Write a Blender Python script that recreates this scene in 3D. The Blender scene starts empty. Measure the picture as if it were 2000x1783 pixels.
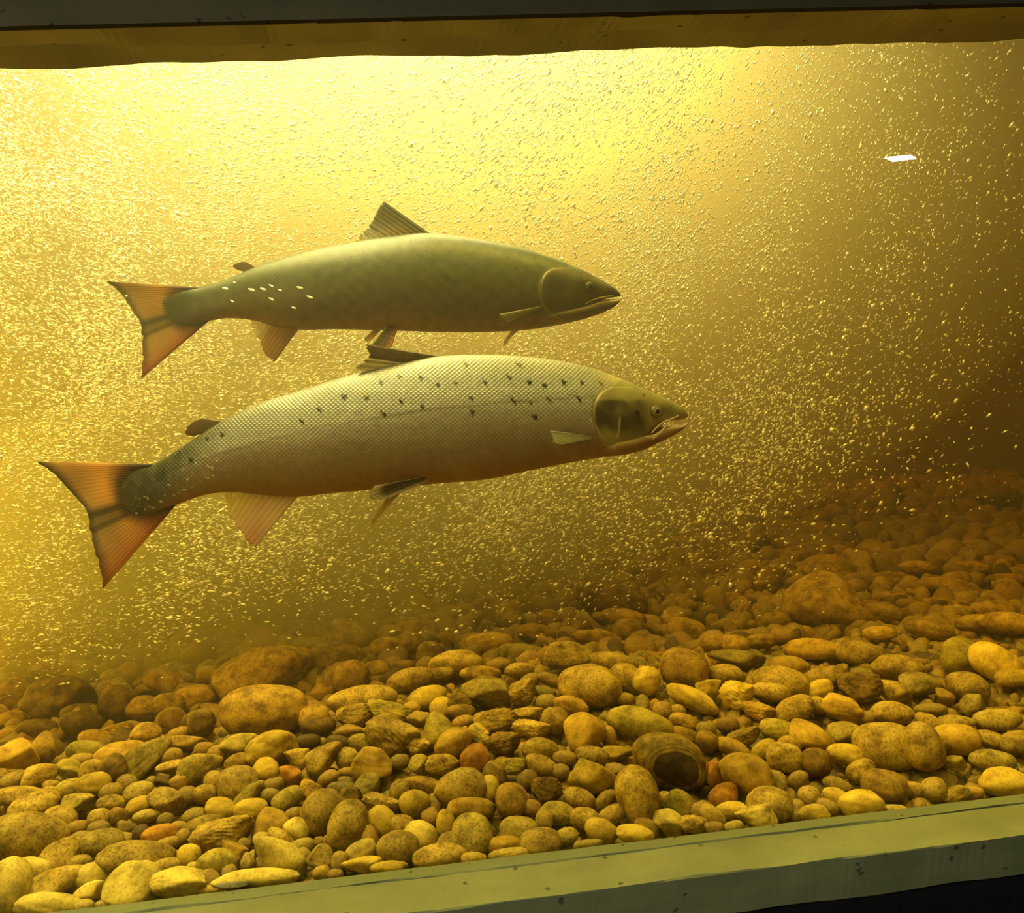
import bpy, bmesh, math, random
import numpy as np

S = bpy.context.scene
COL = S.collection
random.seed(11)
RNG = np.random.default_rng(11)

# ------------------------------------------------------------------ camera
FPX = 1500.0                                   # focal length in pixels of the 2000 x 1783 frame
def nrm(v):
    v = np.array(v, float)
    return v / np.linalg.norm(v)
AX = nrm((16593, 1245, 1500))                  # direction of the window's long side, in camera axes
AZ = nrm(np.cross((0, 86.5, 1500.0), AX))
if AZ[1] < 0: AZ = -AZ
AY = np.cross(AZ, AX)
if AY[2] < 0: AY = -AY
MC = np.array([AX, AY, AZ])                    # world = MC @ (right, up, forward)
CAM = np.array([0.0, -0.75, 0.4482])
def ray(px, py):
    px, py = np.broadcast_arrays(np.asarray(px, float), np.asarray(py, float))
    d = np.stack([(px - 1000) / FPX, (891.5 - py) / FPX, np.ones_like(px)], -1)
    return d @ MC.T
def at_depth(px, py, y):
    """Point of the place seen at (px, py) and standing y metres behind the glass."""
    d = ray(px, py)
    return CAM + d * ((np.asarray(y, float) + 0.75) / d[..., 1])[..., None]
def project(p):
    c = (np.asarray(p) - CAM) @ MC
    return 1000 + FPX * c[..., 0] / c[..., 2], 891.5 - FPX * c[..., 1] / c[..., 2], c[..., 2]

cd = bpy.data.cameras.new('camera')
cd.sensor_fit = 'HORIZONTAL'; cd.sensor_width = 36.0; cd.lens = 36.0 * FPX / 2000.0
cd.clip_start = 0.01
cam = bpy.data.objects.new('camera', cd); COL.objects.link(cam)
from mathutils import Matrix, Vector
R_, U_, F_ = MC[:, 0], MC[:, 1], MC[:, 2]
cam.matrix_world = Matrix([[R_[i], U_[i], -F_[i], CAM[i]] for i in range(3)] + [[0, 0, 0, 1]])
S.camera = cam

# ------------------------------------------------------------------ world, lamps, exposure
w = bpy.data.worlds.new('dark_hall'); S.world = w; w.use_nodes = True
w.node_tree.nodes['Background'].inputs[0].default_value = (0.9, 0.85, 0.7, 1)
w.node_tree.nodes['Background'].inputs[1].default_value = 0.004
S.view_settings.view_transform = 'Standard'; S.view_settings.look = 'None'
S.view_settings.gamma = 1.0; S.view_settings.use_curve_mapping = False
S.view_settings.exposure = 0.0
S.cycles.max_bounces = 6; S.cycles.diffuse_bounces = 2; S.cycles.glossy_bounces = 2
S.cycles.volume_bounces = 1; S.cycles.transparent_max_bounces = 16
S.cycles.use_denoising = True; S.cycles.adaptive_threshold = 0.02

def area(name, loc, aim, sx, sy, power, col, spread=180):
    l = bpy.data.lights.new(name, 'AREA'); l.shape = 'RECTANGLE'; l.size = sx; l.size_y = sy
    l.energy = power; l.color = col; l.spread = math.radians(spread)
    o = bpy.data.objects.new(name, l); COL.objects.link(o); o.location = loc
    o.rotation_euler = (Vector(aim) - Vector(loc)).to_track_quat('-Z', 'Y').to_euler()
    return o
# flood lamp over the foaming inlet, back left
area('inlet_flood_lamp', (-0.10, 1.15, 1.98), (-0.06, 1.12, 0.0), 3.0, 1.0, 425, (0.76, 1.08, 2.2))
# unseen fill light added left of view to brighten low haze and bubbles
area('left_fill', (-2.3, 1.25, 0.50), (0.2, 1.15, 0.25), 0.6, 0.5, 36, (0.85, 1.0, 0.50), 70)
# lamp strip above the inside of the window
area('window_lamp_strip', (0.15, 0.24, 1.16), (0.15, 0.26, 0.0), 2.6, 0.10, 8.5, (1.0, 0.89, 0.22), 100)
# dim unseen fill added in the hall, placed where the glass won't mirror it
area('hall_fill', (-1.9, -1.5, 1.05), (0.0, 0.1, 0.60), 0.5, 0.4, 5.5, (1.0, 0.97, 0.88), 60)

# ------------------------------------------------------------------ node helpers
def new_mat(name):
    m = bpy.data.materials.new(name); m.use_nodes = True
    nt = m.node_tree; nt.nodes.clear()
    out = nt.nodes.new('ShaderNodeOutputMaterial')
    return m, nt, out
def nd(nt, kind, **kw):
    n = nt.nodes.new(kind)
    for k, v in kw.items():
        if k.startswith('i_'):
            n.inputs[k[2:].replace('_', ' ')].default_value = v
        else:
            setattr(n, k, v)
    return n
def ln(nt, a, b): nt.links.new(a, b)
def mathn(nt, op, a, b=None, clamp=False):
    n = nt.nodes.new('ShaderNodeMath'); n.operation = op; n.use_clamp = clamp
    for i, v in enumerate((a, b)):
        if v is None: continue
        if isinstance(v, (int, float)): n.inputs[i].default_value = v
        else: nt.links.new(v, n.inputs[i])
    return n.outputs[0]
def ramp(nt, fac, stops, interp='LINEAR'):
    r = nt.nodes.new('ShaderNodeValToRGB'); r.color_ramp.interpolation = interp
    e = r.color_ramp.elements
    while len(e) > 1: e.remove(e[-1])
    e[0].position = stops[0][0]; e[0].color = (*stops[0][1], 1)
    for p, c in stops[1:]:
        q = e.new(p); q.color = (*c, 1)
    nt.links.new(fac, r.inputs[0])
    return r.outputs[0]
def mixc(nt, fac, a, b, mode='MIX'):
    n = nt.nodes.new('ShaderNodeMix'); n.data_type = 'RGBA'; n.blend_type = mode
    for idx, v in ((0, fac), (6, a), (7, b)):
        if isinstance(v, (int, float)): n.inputs[idx].default_value = v
        elif isinstance(v, tuple): n.inputs[idx].default_value = (*v, 1)
        else: nt.links.new(v, n.inputs[idx])
    return n.outputs[2]

def concrete(name, a, b, rough=0.9, scale=9.0):
    m, nt, out = new_mat(name)
    tc = nd(nt, 'ShaderNodeTexCoord')
    n1 = nd(nt, 'ShaderNodeTexNoise', i_Scale=scale, i_Detail=9.0, i_Roughness=0.65)
    ln(nt, tc.outputs['Object'], n1.inputs['Vector'])
    mp = nd(nt, 'ShaderNodeMapping'); mp.inputs['Scale'].default_value = (0.25, 1, 3)
    ln(nt, tc.outputs['Object'], mp.inputs['Vector'])
    n2 = nd(nt, 'ShaderNodeTexNoise', i_Scale=scale * 3, i_Detail=6.0)
    ln(nt, mp.outputs[0], n2.inputs['Vector'])
    vo = nd(nt, 'ShaderNodeTexVoronoi', i_Scale=scale * 4.2)
    wp = nd(nt, 'ShaderNodeVectorMath', operation='MULTIPLY_ADD'); ln(nt, n2.outputs['Color'], wp.inputs[0]); wp.inputs[1].default_value = (.03, .012, .03); ln(nt, tc.outputs['Object'], wp.inputs[2])
    ln(nt, wp.outputs[0], vo.inputs['Vector'])
    pit = ramp(nt, vo.outputs['Distance'], [(0.0, (0, 0, 0)), (0.07, (0, 0, 0)), (0.11, (1, 1, 1))])
    f = mathn(nt, 'ADD', mathn(nt, 'MULTIPLY', n1.outputs[0], 0.6), mathn(nt, 'MULTIPLY', n2.outputs[0], 0.4))
    c = ramp(nt, f, [(0.3, a), (0.7, b)])
    c = mixc(nt, 0.55, c, mixc(nt, 1.0, c, pit, 'MULTIPLY'))
    p = nd(nt, 'ShaderNodeBsdfPrincipled', i_Roughness=rough); p.inputs['Specular IOR Level'].default_value = 0.08
    ln(nt, c, p.inputs['Base Color'])
    bp = nd(nt, 'ShaderNodeBump', i_Strength=0.35, i_Distance=0.004)
    ln(nt, mathn(nt, 'MULTIPLY', f, mathn(nt, 'ADD', pit, 0.3)), bp.inputs['Height']); ln(nt, bp.outputs[0], p.inputs['Normal'])
    ln(nt, p.outputs[0], out.inputs[0])
    return m

# ------------------------------------------------------------------ object helpers
def tag(o, label=None, cat=None, group=None, kind=None):
    if label: o['label'] = label
    if cat: o['category'] = cat
    if group: o['group'] = group
    if kind: o['kind'] = kind
    return o
def mesh_obj(name, V, Fc, mat, parent=None, smooth=True, cols=None, uv=None):
    """V (n,3) array; Fc list of faces or an (m,k) array."""
    me = bpy.data.meshes.new(name)
    V = np.asarray(V, np.float32)
    if isinstance(Fc, np.ndarray):
        k = Fc.shape[1]; m = len(Fc)
        me.vertices.add(len(V)); me.vertices.foreach_set('co', V.ravel())
        me.loops.add(m * k); me.loops.foreach_set('vertex_index', Fc.astype(np.int32).ravel())
        me.polygons.add(m)
        me.polygons.foreach_set('loop_start', np.arange(0, m * k, k, dtype=np.int32))
        me.update(calc_edges=True)
    else:
        me.from_pydata(V.tolist(), [], [tuple(int(i) for i in f) for f in Fc])
    me.validate()
    if smooth: me.polygons.foreach_set('use_smooth', np.ones(len(me.polygons), dtype=bool))
    if cols is not None:
        a = me.color_attributes.new('vert_tone', 'FLOAT_COLOR', 'POINT')
        c = np.ones((len(V), 4), np.float32); c[:, :cols.shape[1]] = cols
        a.data.foreach_set('color', c.ravel())
    if uv is not None:
        l = me.uv_layers.new(name='flank')
        idx = np.empty(len(me.loops), np.int32); me.loops.foreach_get('vertex_index', idx)
        l.data.foreach_set('uv', np.asarray(uv, np.float32)[idx].ravel())
    if mat: me.materials.append(mat)
    me.update()
    o = bpy.data.objects.new(name, me); COL.objects.link(o)
    if parent: o.parent = parent
    return o
def boxes(bl):
    V, Fc = [], []
    for x0, x1, y0, y1, z0, z1 in bl:
        n = len(V)
        V += [(x0, y0, z0), (x1, y0, z0), (x1, y1, z0), (x0, y1, z0), (x0, y0, z1), (x1, y0, z1), (x1, y1, z1), (x0, y1, z1)]
        Fc += [[n + i for i in q] for q in ((0, 3, 2, 1), (4, 5, 6, 7), (0, 1, 5, 4), (1, 2, 6, 5), (2, 3, 7, 6), (3, 0, 4, 7))]
    return V, Fc
def struct(name, bl, mat, label, cat, bevel=0):
    V, Fc = boxes(bl)
    o = mesh_obj(name, V, Fc, mat, smooth=False)
    if bevel:
        b = o.modifiers.new('edge', 'BEVEL'); b.width = bevel; b.segments = 2
    return tag(o, label, cat, kind='structure')
def rough_slab(name, x0, x1, prof, mat, label, cat, amp=0.0012, parent=None, seed=1):
    """A long cast bar: closed profile [(y, z)...] swept along x with a slightly uneven edge."""
    r = np.random.default_rng(seed)
    n = 420; k = len(prof); xs = np.linspace(x0, x1, n)
    V = np.zeros((n, k, 3)); P = np.array(prof)
    for j in range(k):
        w1 = np.interp(xs, np.linspace(x0, x1, 40), r.normal(0, 1, 40)) + 0.5 * np.interp(xs, np.linspace(x0, x1, 150), r.normal(0, 1, 150))
        w2 = np.interp(xs, np.linspace(x0, x1, 40), r.normal(0, 1, 40)) + 0.5 * np.interp(xs, np.linspace(x0, x1, 150), r.normal(0, 1, 150))
        V[:, j, 0] = xs; V[:, j, 1] = P[j, 0] + w1 * amp * P[j, 2]; V[:, j, 2] = P[j, 1] + w2 * amp * P[j, 2]
    Fc = [[i * k + j, i * k + (j + 1) % k, (i + 1) * k + (j + 1) % k, (i + 1) * k + j] for i in range(n - 1) for j in range(k)]
    Fc += [list(range(k))[::-1], [(n - 1) * k + j for j in range(k)]]
    o = mesh_obj(name, V.reshape(-1, 3), Fc, mat, parent=parent, smooth=False)
    if label: tag(o, label, cat, kind='structure')
    return o

# ------------------------------------------------------------------ the setting: window wall, glass, water, tank
M_conc = concrete('cast_concrete', (0.17, 0.18, 0.07), (0.27, 0.285, 0.112))
M_conc_dark = concrete('dark_concrete', (0.16, 0.16, 0.12), (0.26, 0.26, 0.19))
M_lint = concrete('lintel_lit_concrete', (0.46, 0.41, 0.14), (0.62, 0.56, 0.20))  # tank glow on the underside is put into this paler tone
M_black = concrete('unlit_black', (0.012, 0.011, 0.010), (0.02, 0.018, 0.016))  # near black; the hall's darkness is put into the colour
M_tank = concrete('tank_concrete', (0.30, 0.27, 0.18), (0.45, 0.40, 0.27), scale=4)

ZT = 0.790
struct('wall_front', [(-2.6, 2.6, -0.05, 0.0, -1.0, -0.052), (-2.6, 2.6, -0.060, 0.0, ZT + 0.03, 1.30),
                      (-2.6, -1.25, -0.05, 0.0, -0.052, ZT + 0.03), (2.1, 2.6, -0.05, 0.0, -0.052, ZT + 0.03)],
       M_black, 'dark wall below and above the long tank window', 'wall')
sill = rough_slab('window_sill', -1.25, 2.1, [(-0.0668, -0.0010, 0.9), (-0.0660, 0.0, 0.9), (-0.014, 0.0005, 0.4), (0.0, 0.0005, 0), (0.0, -0.050, 0), (-0.0655, -0.040, 1)],
                  M_conc, 'olive grey concrete sill running along the foot of the tank window', 'sill', amp=0.0007, seed=3)
seal = rough_slab('sealant_strip', -1.25, 2.1, [(-0.0155, 0.0005, 1), (-0.0150, 0.0022, 1), (-0.001, 0.0026, 0.4), (-0.001, 0.0003, 0)],
                  concrete('sealant', (0.17, 0.19, 0.075), (0.22, 0.24, 0.095), scale=14), None, None, amp=0.0007, parent=sill, seed=5)
sill['label'] = 'olive grey concrete sill running along the foot of the tank window'
rough_slab('window_lintel', -1.25, 2.1, [(-0.070, ZT + 0.0, 1.6), (-0.070, ZT + 0.004, 0), (0.0, ZT + 0.02, 0), (0.0, ZT, 1.0), (-0.035, ZT + 0.0005, 1)],
           M_lint, 'dark olive concrete lintel along the top edge of the tank window', 'lintel', amp=0.0011, seed=8)
struct('shaded_front_1', [(-1.25, 2.1, -0.0760, -0.0690, ZT - 0.0024, ZT + 0.40)], concrete('face_shade', (0.040, 0.035, 0.015), (0.070, 0.062, 0.028)), 'front face above the tank window, its shade put into the dark olive colour', 'wall face')  # thin board over the lintel front; its shade is put into the colour
# glass pane
m, nt, out = new_mat('window_glass')
fr = nd(nt, 'ShaderNodeFresnel', i_IOR=1.52)
tr = nd(nt, 'ShaderNodeBsdfTransparent'); tr.inputs[0].default_value = (0.985, 0.99, 0.97, 1)
gl = nd(nt, 'ShaderNodeBsdfGlossy', i_Roughness=0.0)
mx = nd(nt, 'ShaderNodeMixShader'); ln(nt, fr.outputs[0], mx.inputs[0]); ln(nt, tr.outputs[0], mx.inputs[1]); ln(nt, gl.outputs[0], mx.inputs[2])
ln(nt, mx.outputs[0], out.inputs[0])
M_glass = m
pane = mesh_obj('window_1', [(-1.25, 0.0015, -0.05), (2.1, 0.0015, -0.05), (2.1, 0.0015, ZT + 0.05), (-1.25, 0.0015, ZT + 0.05)], [[0, 1, 2, 3]], M_glass, smooth=False)
tag(pane, 'clear glass pane of the long fish viewing window', 'window', kind='structure')

# water: one body of peaty yellow water
m, nt, out = new_mat('peaty_water')
va = nd(nt, 'ShaderNodeVolumeAbsorption', i_Density=1.5); va.inputs[0].default_value = (0.825, 0.65, 0.0, 1)
vs = nd(nt, 'ShaderNodeVolumeScatter', i_Density=0.065, i_Anisotropy=0.2); vs.inputs[0].default_value = (1.0, 0.97, 0.80, 1)
ad = nd(nt, 'ShaderNodeAddShader'); ln(nt, va.outputs[0], ad.inputs[0]); ln(nt, vs.outputs[0], ad.inputs[1])
ln(nt, ad.outputs[0], out.inputs['Volume'])
V, Fc = boxes([(-2.55, 2.55, 0.003, 2.39, -0.28, 2.1)])
tag(mesh_obj('water', V, Fc, m, smooth=False), 'murky golden water filling the tank behind the glass', 'water', kind='structure')
# the milky heart of the foaming water: a rounded body of suspended micro bubbles behind the fish
m, nt, out = new_mat('micro_bubble_haze')
vs = nd(nt, 'ShaderNodeVolumeScatter', i_Density=1.25, i_Anisotropy=0.2); vs.inputs[0].default_value = (1.0, 0.98, 0.86, 1)
ln(nt, vs.outputs[0], out.inputs['Volume'])
b_ = bmesh.new(); bmesh.ops.create_icosphere(b_, subdivisions=5, radius=1.0)
for v in b_.verts:
    x, y, z = v.co
    v.co = (-0.22 + 2.25 * x, 1.52 + 0.68 * y, 0.84 + 0.20 * x + 1.05 * z)
me = bpy.data.meshes.new('bubble_haze'); b_.to_mesh(me); b_.free(); me.materials.append(m)
o = bpy.data.objects.new('bubble_haze', me); COL.objects.link(o)
tag(o, 'milky yellow haze of micro bubbles behind the two salmon', 'haze', kind='stuff')
m, nt, out = new_mat('low_haze')
vs = nd(nt, 'ShaderNodeVolumeScatter', i_Density=1.6, i_Anisotropy=0.2); vs.inputs[0].default_value = (1.0, 0.80, 0.22, 1)
ln(nt, vs.outputs[0], out.inputs['Volume'])
b_ = bmesh.new(); bmesh.ops.create_icosphere(b_, subdivisions=5, radius=1.0)
for v in b_.verts:
    x, y, z = v.co
    v.co = (-0.42 + 1.05 * x, 1.14 + 0.42 * y, 0.20 + 0.06 * x + 0.40 * z)
me = bpy.data.meshes.new('bubble_haze'); b_.to_mesh(me); b_.free(); me.materials.append(m)
o = bpy.data.objects.new('bubble_haze', me); COL.objects.link(o)
tag(o, 'low golden haze of micro bubbles over the gravel at the left', 'haze', kind='stuff')
struct('wall_back', [(-2.65, 2.65, 2.40, 2.5, -0.4, 2.2)], M_tank, 'murky far wall of the tank behind the bubbles', 'wall')
struct('wall_left', [(-2.65, -2.57, 0.0, 2.5, -0.4, 2.2)], M_tank, 'left end wall of the tank', 'wall')
struct('wall_right', [(2.57, 2.65, 0.0, 2.5, -0.4, 2.2)], M_tank, 'right end wall of the tank', 'wall')

# ------------------------------------------------------------------ gravel bed
def sstep(a, b, x):
    t = np.clip((x - a) / (b - a), 0, 1); return t * t * (3 - 2 * t)
def bed(x, y):
    x = np.asarray(x, float); y = np.asarray(y, float)
    ry = np.interp(x, [-0.9, -0.5, -0.22, -0.05, 0.35, 0.9], [0.36, 0.36, 0.38, 0.50, 0.50, 0.46])
    rz = np.interp(x, [-0.9, -0.2, 0.0, 0.4, 0.9], [0.010, 0.014, 0.026, 0.024, 0.015])
    dip = np.interp(x, [-0.9, -0.3, 0.0, 0.4, 0.9], [0.085, 0.085, 0.060, 0.050, 0.030])
    z = -0.014 + (rz + 0.014) * sstep(0.0, 1.0, y / ry)
    z = z - dip * sstep(ry + 0.01, ry + 0.16, y)
    return z + 0.028 * np.clip(y - ry, 0, 3) + 0.006 * np.sin(9 * x + 1.3) * np.sin(11 * y)
nx, ny = 180, 110
gx = np.linspace(-2.56, 2.56, nx); gy = np.linspace(0.004, 2.4, ny)
GX, GY = np.meshgrid(gx, gy)
V = np.stack([GX, GY, bed(GX, GY) - 0.012], -1).reshape(-1, 3)
I = np.arange(nx * ny).reshape(ny, nx)
Fq = np.stack([I[:-1, :-1], I[:-1, 1:], I[1:, 1:], I[1:, :-1]], -1).reshape(-1, 4)
M_silt = concrete('silt', (0.10, 0.075, 0.04), (0.17, 0.13, 0.07), scale=30)
tag(mesh_obj('floor', V, Fq, M_silt), 'dark silt floor of the tank showing between the stones', 'floor', kind='structure')

def stone_mat(name, lo, mid, hi, speck=0.7, band=0.0, rough=0.75):
    m, nt, out = new_mat(name)
    tc = nd(nt, 'ShaderNodeTexCoord'); oi = nd(nt, 'ShaderNodeObjectInfo'); ge = nd(nt, 'ShaderNodeNewGeometry')
    off = nd(nt, 'ShaderNodeVectorMath', operation='ADD')       # grain at the stone's real size, different on each stone
    ln(nt, ge.outputs['Position'], off.inputs[0])
    sc = nd(nt, 'ShaderNodeVectorMath', operation='SCALE'); sc.inputs[0].default_value = (3.7, 1.7, 5.3)
    ln(nt, oi.outputs['Random'], sc.inputs['Scale']); ln(nt, sc.outputs[0], off.inputs[1])
    n1 = nd(nt, 'ShaderNodeTexNoise', i_Scale=52.0, i_Detail=8.0, i_Roughness=0.62); ln(nt, off.outputs[0], n1.inputs['Vector'])
    n2 = nd(nt, 'ShaderNodeTexNoise', i_Scale=330.0, i_Detail=4.0, i_Roughness=0.7); ln(nt, off.outputs[0], n2.inputs['Vector'])
    c = ramp(nt, n1.outputs[0], [(0.34, tuple(v * .62 for v in lo)), (0.43, lo), (0.52, mid), (0.63, hi)])
    sp = ramp(nt, n2.outputs[0], [(0.38, (0.25, 0.22, 0.17)), (0.50, (1, 1, 1)), (0.60, (1, 1, 1)), (0.70, (1.35, 1.3, 1.2))])
    c = mixc(nt, speck, c, mixc(nt, 1.0, c, sp, 'MULTIPLY'))
    if band:
        ds = nd(nt, 'ShaderNodeVectorMath', operation='DISTANCE'); ln(nt, tc.outputs['Object'], ds.inputs[0]); ds.inputs[1].default_value = (0.22, -0.80, -0.22)
        dd = mathn(nt, 'ADD', ds.outputs['Value'], mathn(nt, 'MULTIPLY', n1.outputs[0], 0.16))
        bnd = ramp(nt, mathn(nt, 'MULTIPLY', dd, 0.6), [(0.0, (.20, .17, .12)), (0.40, (.22, .18, .13)), (0.425, (.95, .95, .9)), (0.46, (1, 1, 1)), (0.475, (.40, .36, .28)), (0.495, (1, 1, 1)), (0.54, (.9, .9, .85)), (0.555, (.5, .45, .38)), (0.575, (1, 1, 1))])
        c = mixc(nt, 1.0, c, bnd, 'MULTIPLY')
    c = mixc(nt, 1.0, c, (1.0, 0.86, 0.26), 'MULTIPLY')              # peat stain
    val = mathn(nt, 'ADD', mathn(nt, 'MULTIPLY', oi.outputs['Random'], 0.36), 0.52)
    hs = nd(nt, 'ShaderNodeHueSaturation'); ln(nt, c, hs.inputs['Color']); ln(nt, val, hs.inputs['Value'])
    p = nd(nt, 'ShaderNodeBsdfPrincipled', i_Roughness=rough); p.inputs['Specular IOR Level'].default_value = 0.25
    ln(nt, hs.outputs[0], p.inputs['Base Color'])
    bp = nd(nt, 'ShaderNodeBump', i_Strength=0.6, i_Distance=0.0022)
    ln(nt, mathn(nt, 'ADD', mathn(nt, 'MULTIPLY', n1.outputs[0], 0.6), mathn(nt, 'MULTIPLY', n2.outputs[0], 0.25)), bp.inputs['Height'])
    ln(nt, bp.outputs[0], p.inputs['Normal'])
    ln(nt, p.outputs[0], out.inputs[0])
    return m
SM = {'t': stone_mat('tan_stone', (0.34, 0.27, 0.16), (0.47, 0.39, 0.24), (0.58, 0.50, 0.33)),
      'p': stone_mat('pale_stone', (0.48, 0.43, 0.30), (0.62, 0.57, 0.40), (0.72, 0.68, 0.52), 0.4),
      'g': stone_mat('grey_stone', (0.28, 0.25, 0.17), (0.39, 0.35, 0.24), (0.49, 0.45, 0.31), 0.7),
      'b': stone_mat('brown_stone', (0.29, 0.21, 0.10), (0.43, 0.32, 0.15), (0.54, 0.42, 0.21), 0.5),
      'r': stone_mat('rust_stone', (0.32, 0.17, 0.06), (0.45, 0.25, 0.09), (0.55, 0.34, 0.14), 0.35),
      'v': stone_mat('olive_stone', (0.29, 0.27, 0.13), (0.41, 0.385, 0.19), (0.51, 0.475, 0.25), 0.5),
      'o': stone_mat('ochre_stone', (0.42, 0.31, 0.12), (0.55, 0.42, 0.17), (0.66, 0.53, 0.24), 0.3),
      'd': stone_mat('dark_shaded_stone', (0.12, 0.085, 0.045), (0.19, 0.135, 0.07), (0.27, 0.20, 0.11), 0.5),  # dark brown with shade over the stone put into the colour
      'y': stone_mat('yellow_stone', (0.52, 0.43, 0.16), (0.64, 0.54, 0.23), (0.72, 0.64, 0.32), 0.35),
      'B': stone_mat('banded_stone', (0.22, 0.17, 0.09), (0.38, 0.31, 0.17), (0.50, 0.42, 0.25), 0.4, band=1.1)}
KIND = {'t': 'tan', 'p': 'pale', 'g': 'grey', 'b': 'brown', 'r': 'rust', 'v': 'olive', 'o': 'ochre', 'd': 'dark brown', 'y': 'yellow', 'B': 'banded'}

import bmesh
def ico(sub):
    b = bmesh.new(); bmesh.ops.create_icosphere(b, subdivisions=sub, radius=1.0)
    b.verts.ensure_lookup_table()
    V = np.array([v.co[:] for v in b.verts]); Fc = np.array([[v.index for v in f.verts] for f in b.faces]); b.free()
    return V, Fc
def lump(V, r, shape):
    """Unit pebble of a given kind from unit sphere points; returns points scaled to a +-1 box."""
    P = V.copy()
    def noise(P, f, n=7):
        s = np.zeros(len(P))
        for _ in range(n):
            k = r.normal(0, 1, 3) * f; s += np.sin(P @ k + r.uniform(0, 6.28))
        return s / n ** 0.5
    if shape in 'oe':
        e = r.uniform(2.0, 2.5)
        P = P / (np.abs(P) ** e).sum(1)[:, None] ** (1 / e)
        P *= (1 + 0.075 * noise(V, 1.5) + 0.018 * noise(V, 4.5))[:, None]
    elif shape == 'c':                                   # blunt cone
        zz = (P[:, 2] + 1) / 2
        k = 1.12 - 0.72 * zz ** 1.2
        P = np.stack([P[:, 0] * k / np.sqrt(np.clip(1 - 0.55 * P[:, 2] ** 2, .2, 1)), P[:, 1] * k, P[:, 2]], 1)
        P *= (1 + 0.06 * noise(V, 1.6) + 0.02 * noise(V, 5))[:, None]
    else:                                                # faceted: cut by random planes, corners kept blunt
        ncut = {'a': 9, 's': 7, 'k': 12}[shape]
        N = r.normal(0, 1, (ncut, 3)); N /= np.linalg.norm(N, axis=1)[:, None]
        D = r.uniform(0.52, 0.80, ncut)
        q = np.maximum((V @ N.T) / D, 0)
        rad = 1.0 / ((q ** 9).sum(1) + 0.9 ** 9) ** (1 / 9)
        P = V * rad[:, None]
        a = {'a': 0.04, 's': 0.03, 'k': 0.07}[shape]
        P *= (1 + a * noise(V, 2.2) + 0.5 * a * noise(V, 6) + (0.5 * a * noise(V, 13) if shape == 'k' else 0))[:, None]
        if shape == 's': P[:, 2] = np.tanh(P[:, 2] * 1.4)
    lo, hi = P.min(0), P.max(0)
    return (P - (lo + hi) / 2) / ((hi - lo) / 2)
V4, F4 = ico(5)
V3, F3 = ico(3)
PROTO = {}
for sh in 'oacsk':
    PROTO[sh] = []
    for k in range(7 if sh in 'oa' else 5):
        PROTO[sh].append(lump(V4, np.random.default_rng(ord(sh) * 100 + k), sh))
_mesh_cache = {}
def stone_mesh(sh, k, kind):
    key = (sh, k, kind)
    if key not in _mesh_cache:
        me = bpy.data.meshes.new('stone'); P = PROTO[sh][k]
        me.vertices.add(len(P)); me.vertices.foreach_set('co', P.astype(np.float32).ravel())
        me.loops.add(F4.size); me.loops.foreach_set('vertex_index', F4.astype(np.int32).ravel())
        me.polygons.add(len(F4)); me.polygons.foreach_set('loop_start', np.arange(0, F4.size, 3, dtype=np.int32))
        me.update(calc_edges=True); me.polygons.foreach_set('use_smooth', np.ones(len(F4), dtype=bool))
        me.materials.append(SM[kind]); me.update()
        _mesh_cache[key] = me
    return _mesh_cache[key]

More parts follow.
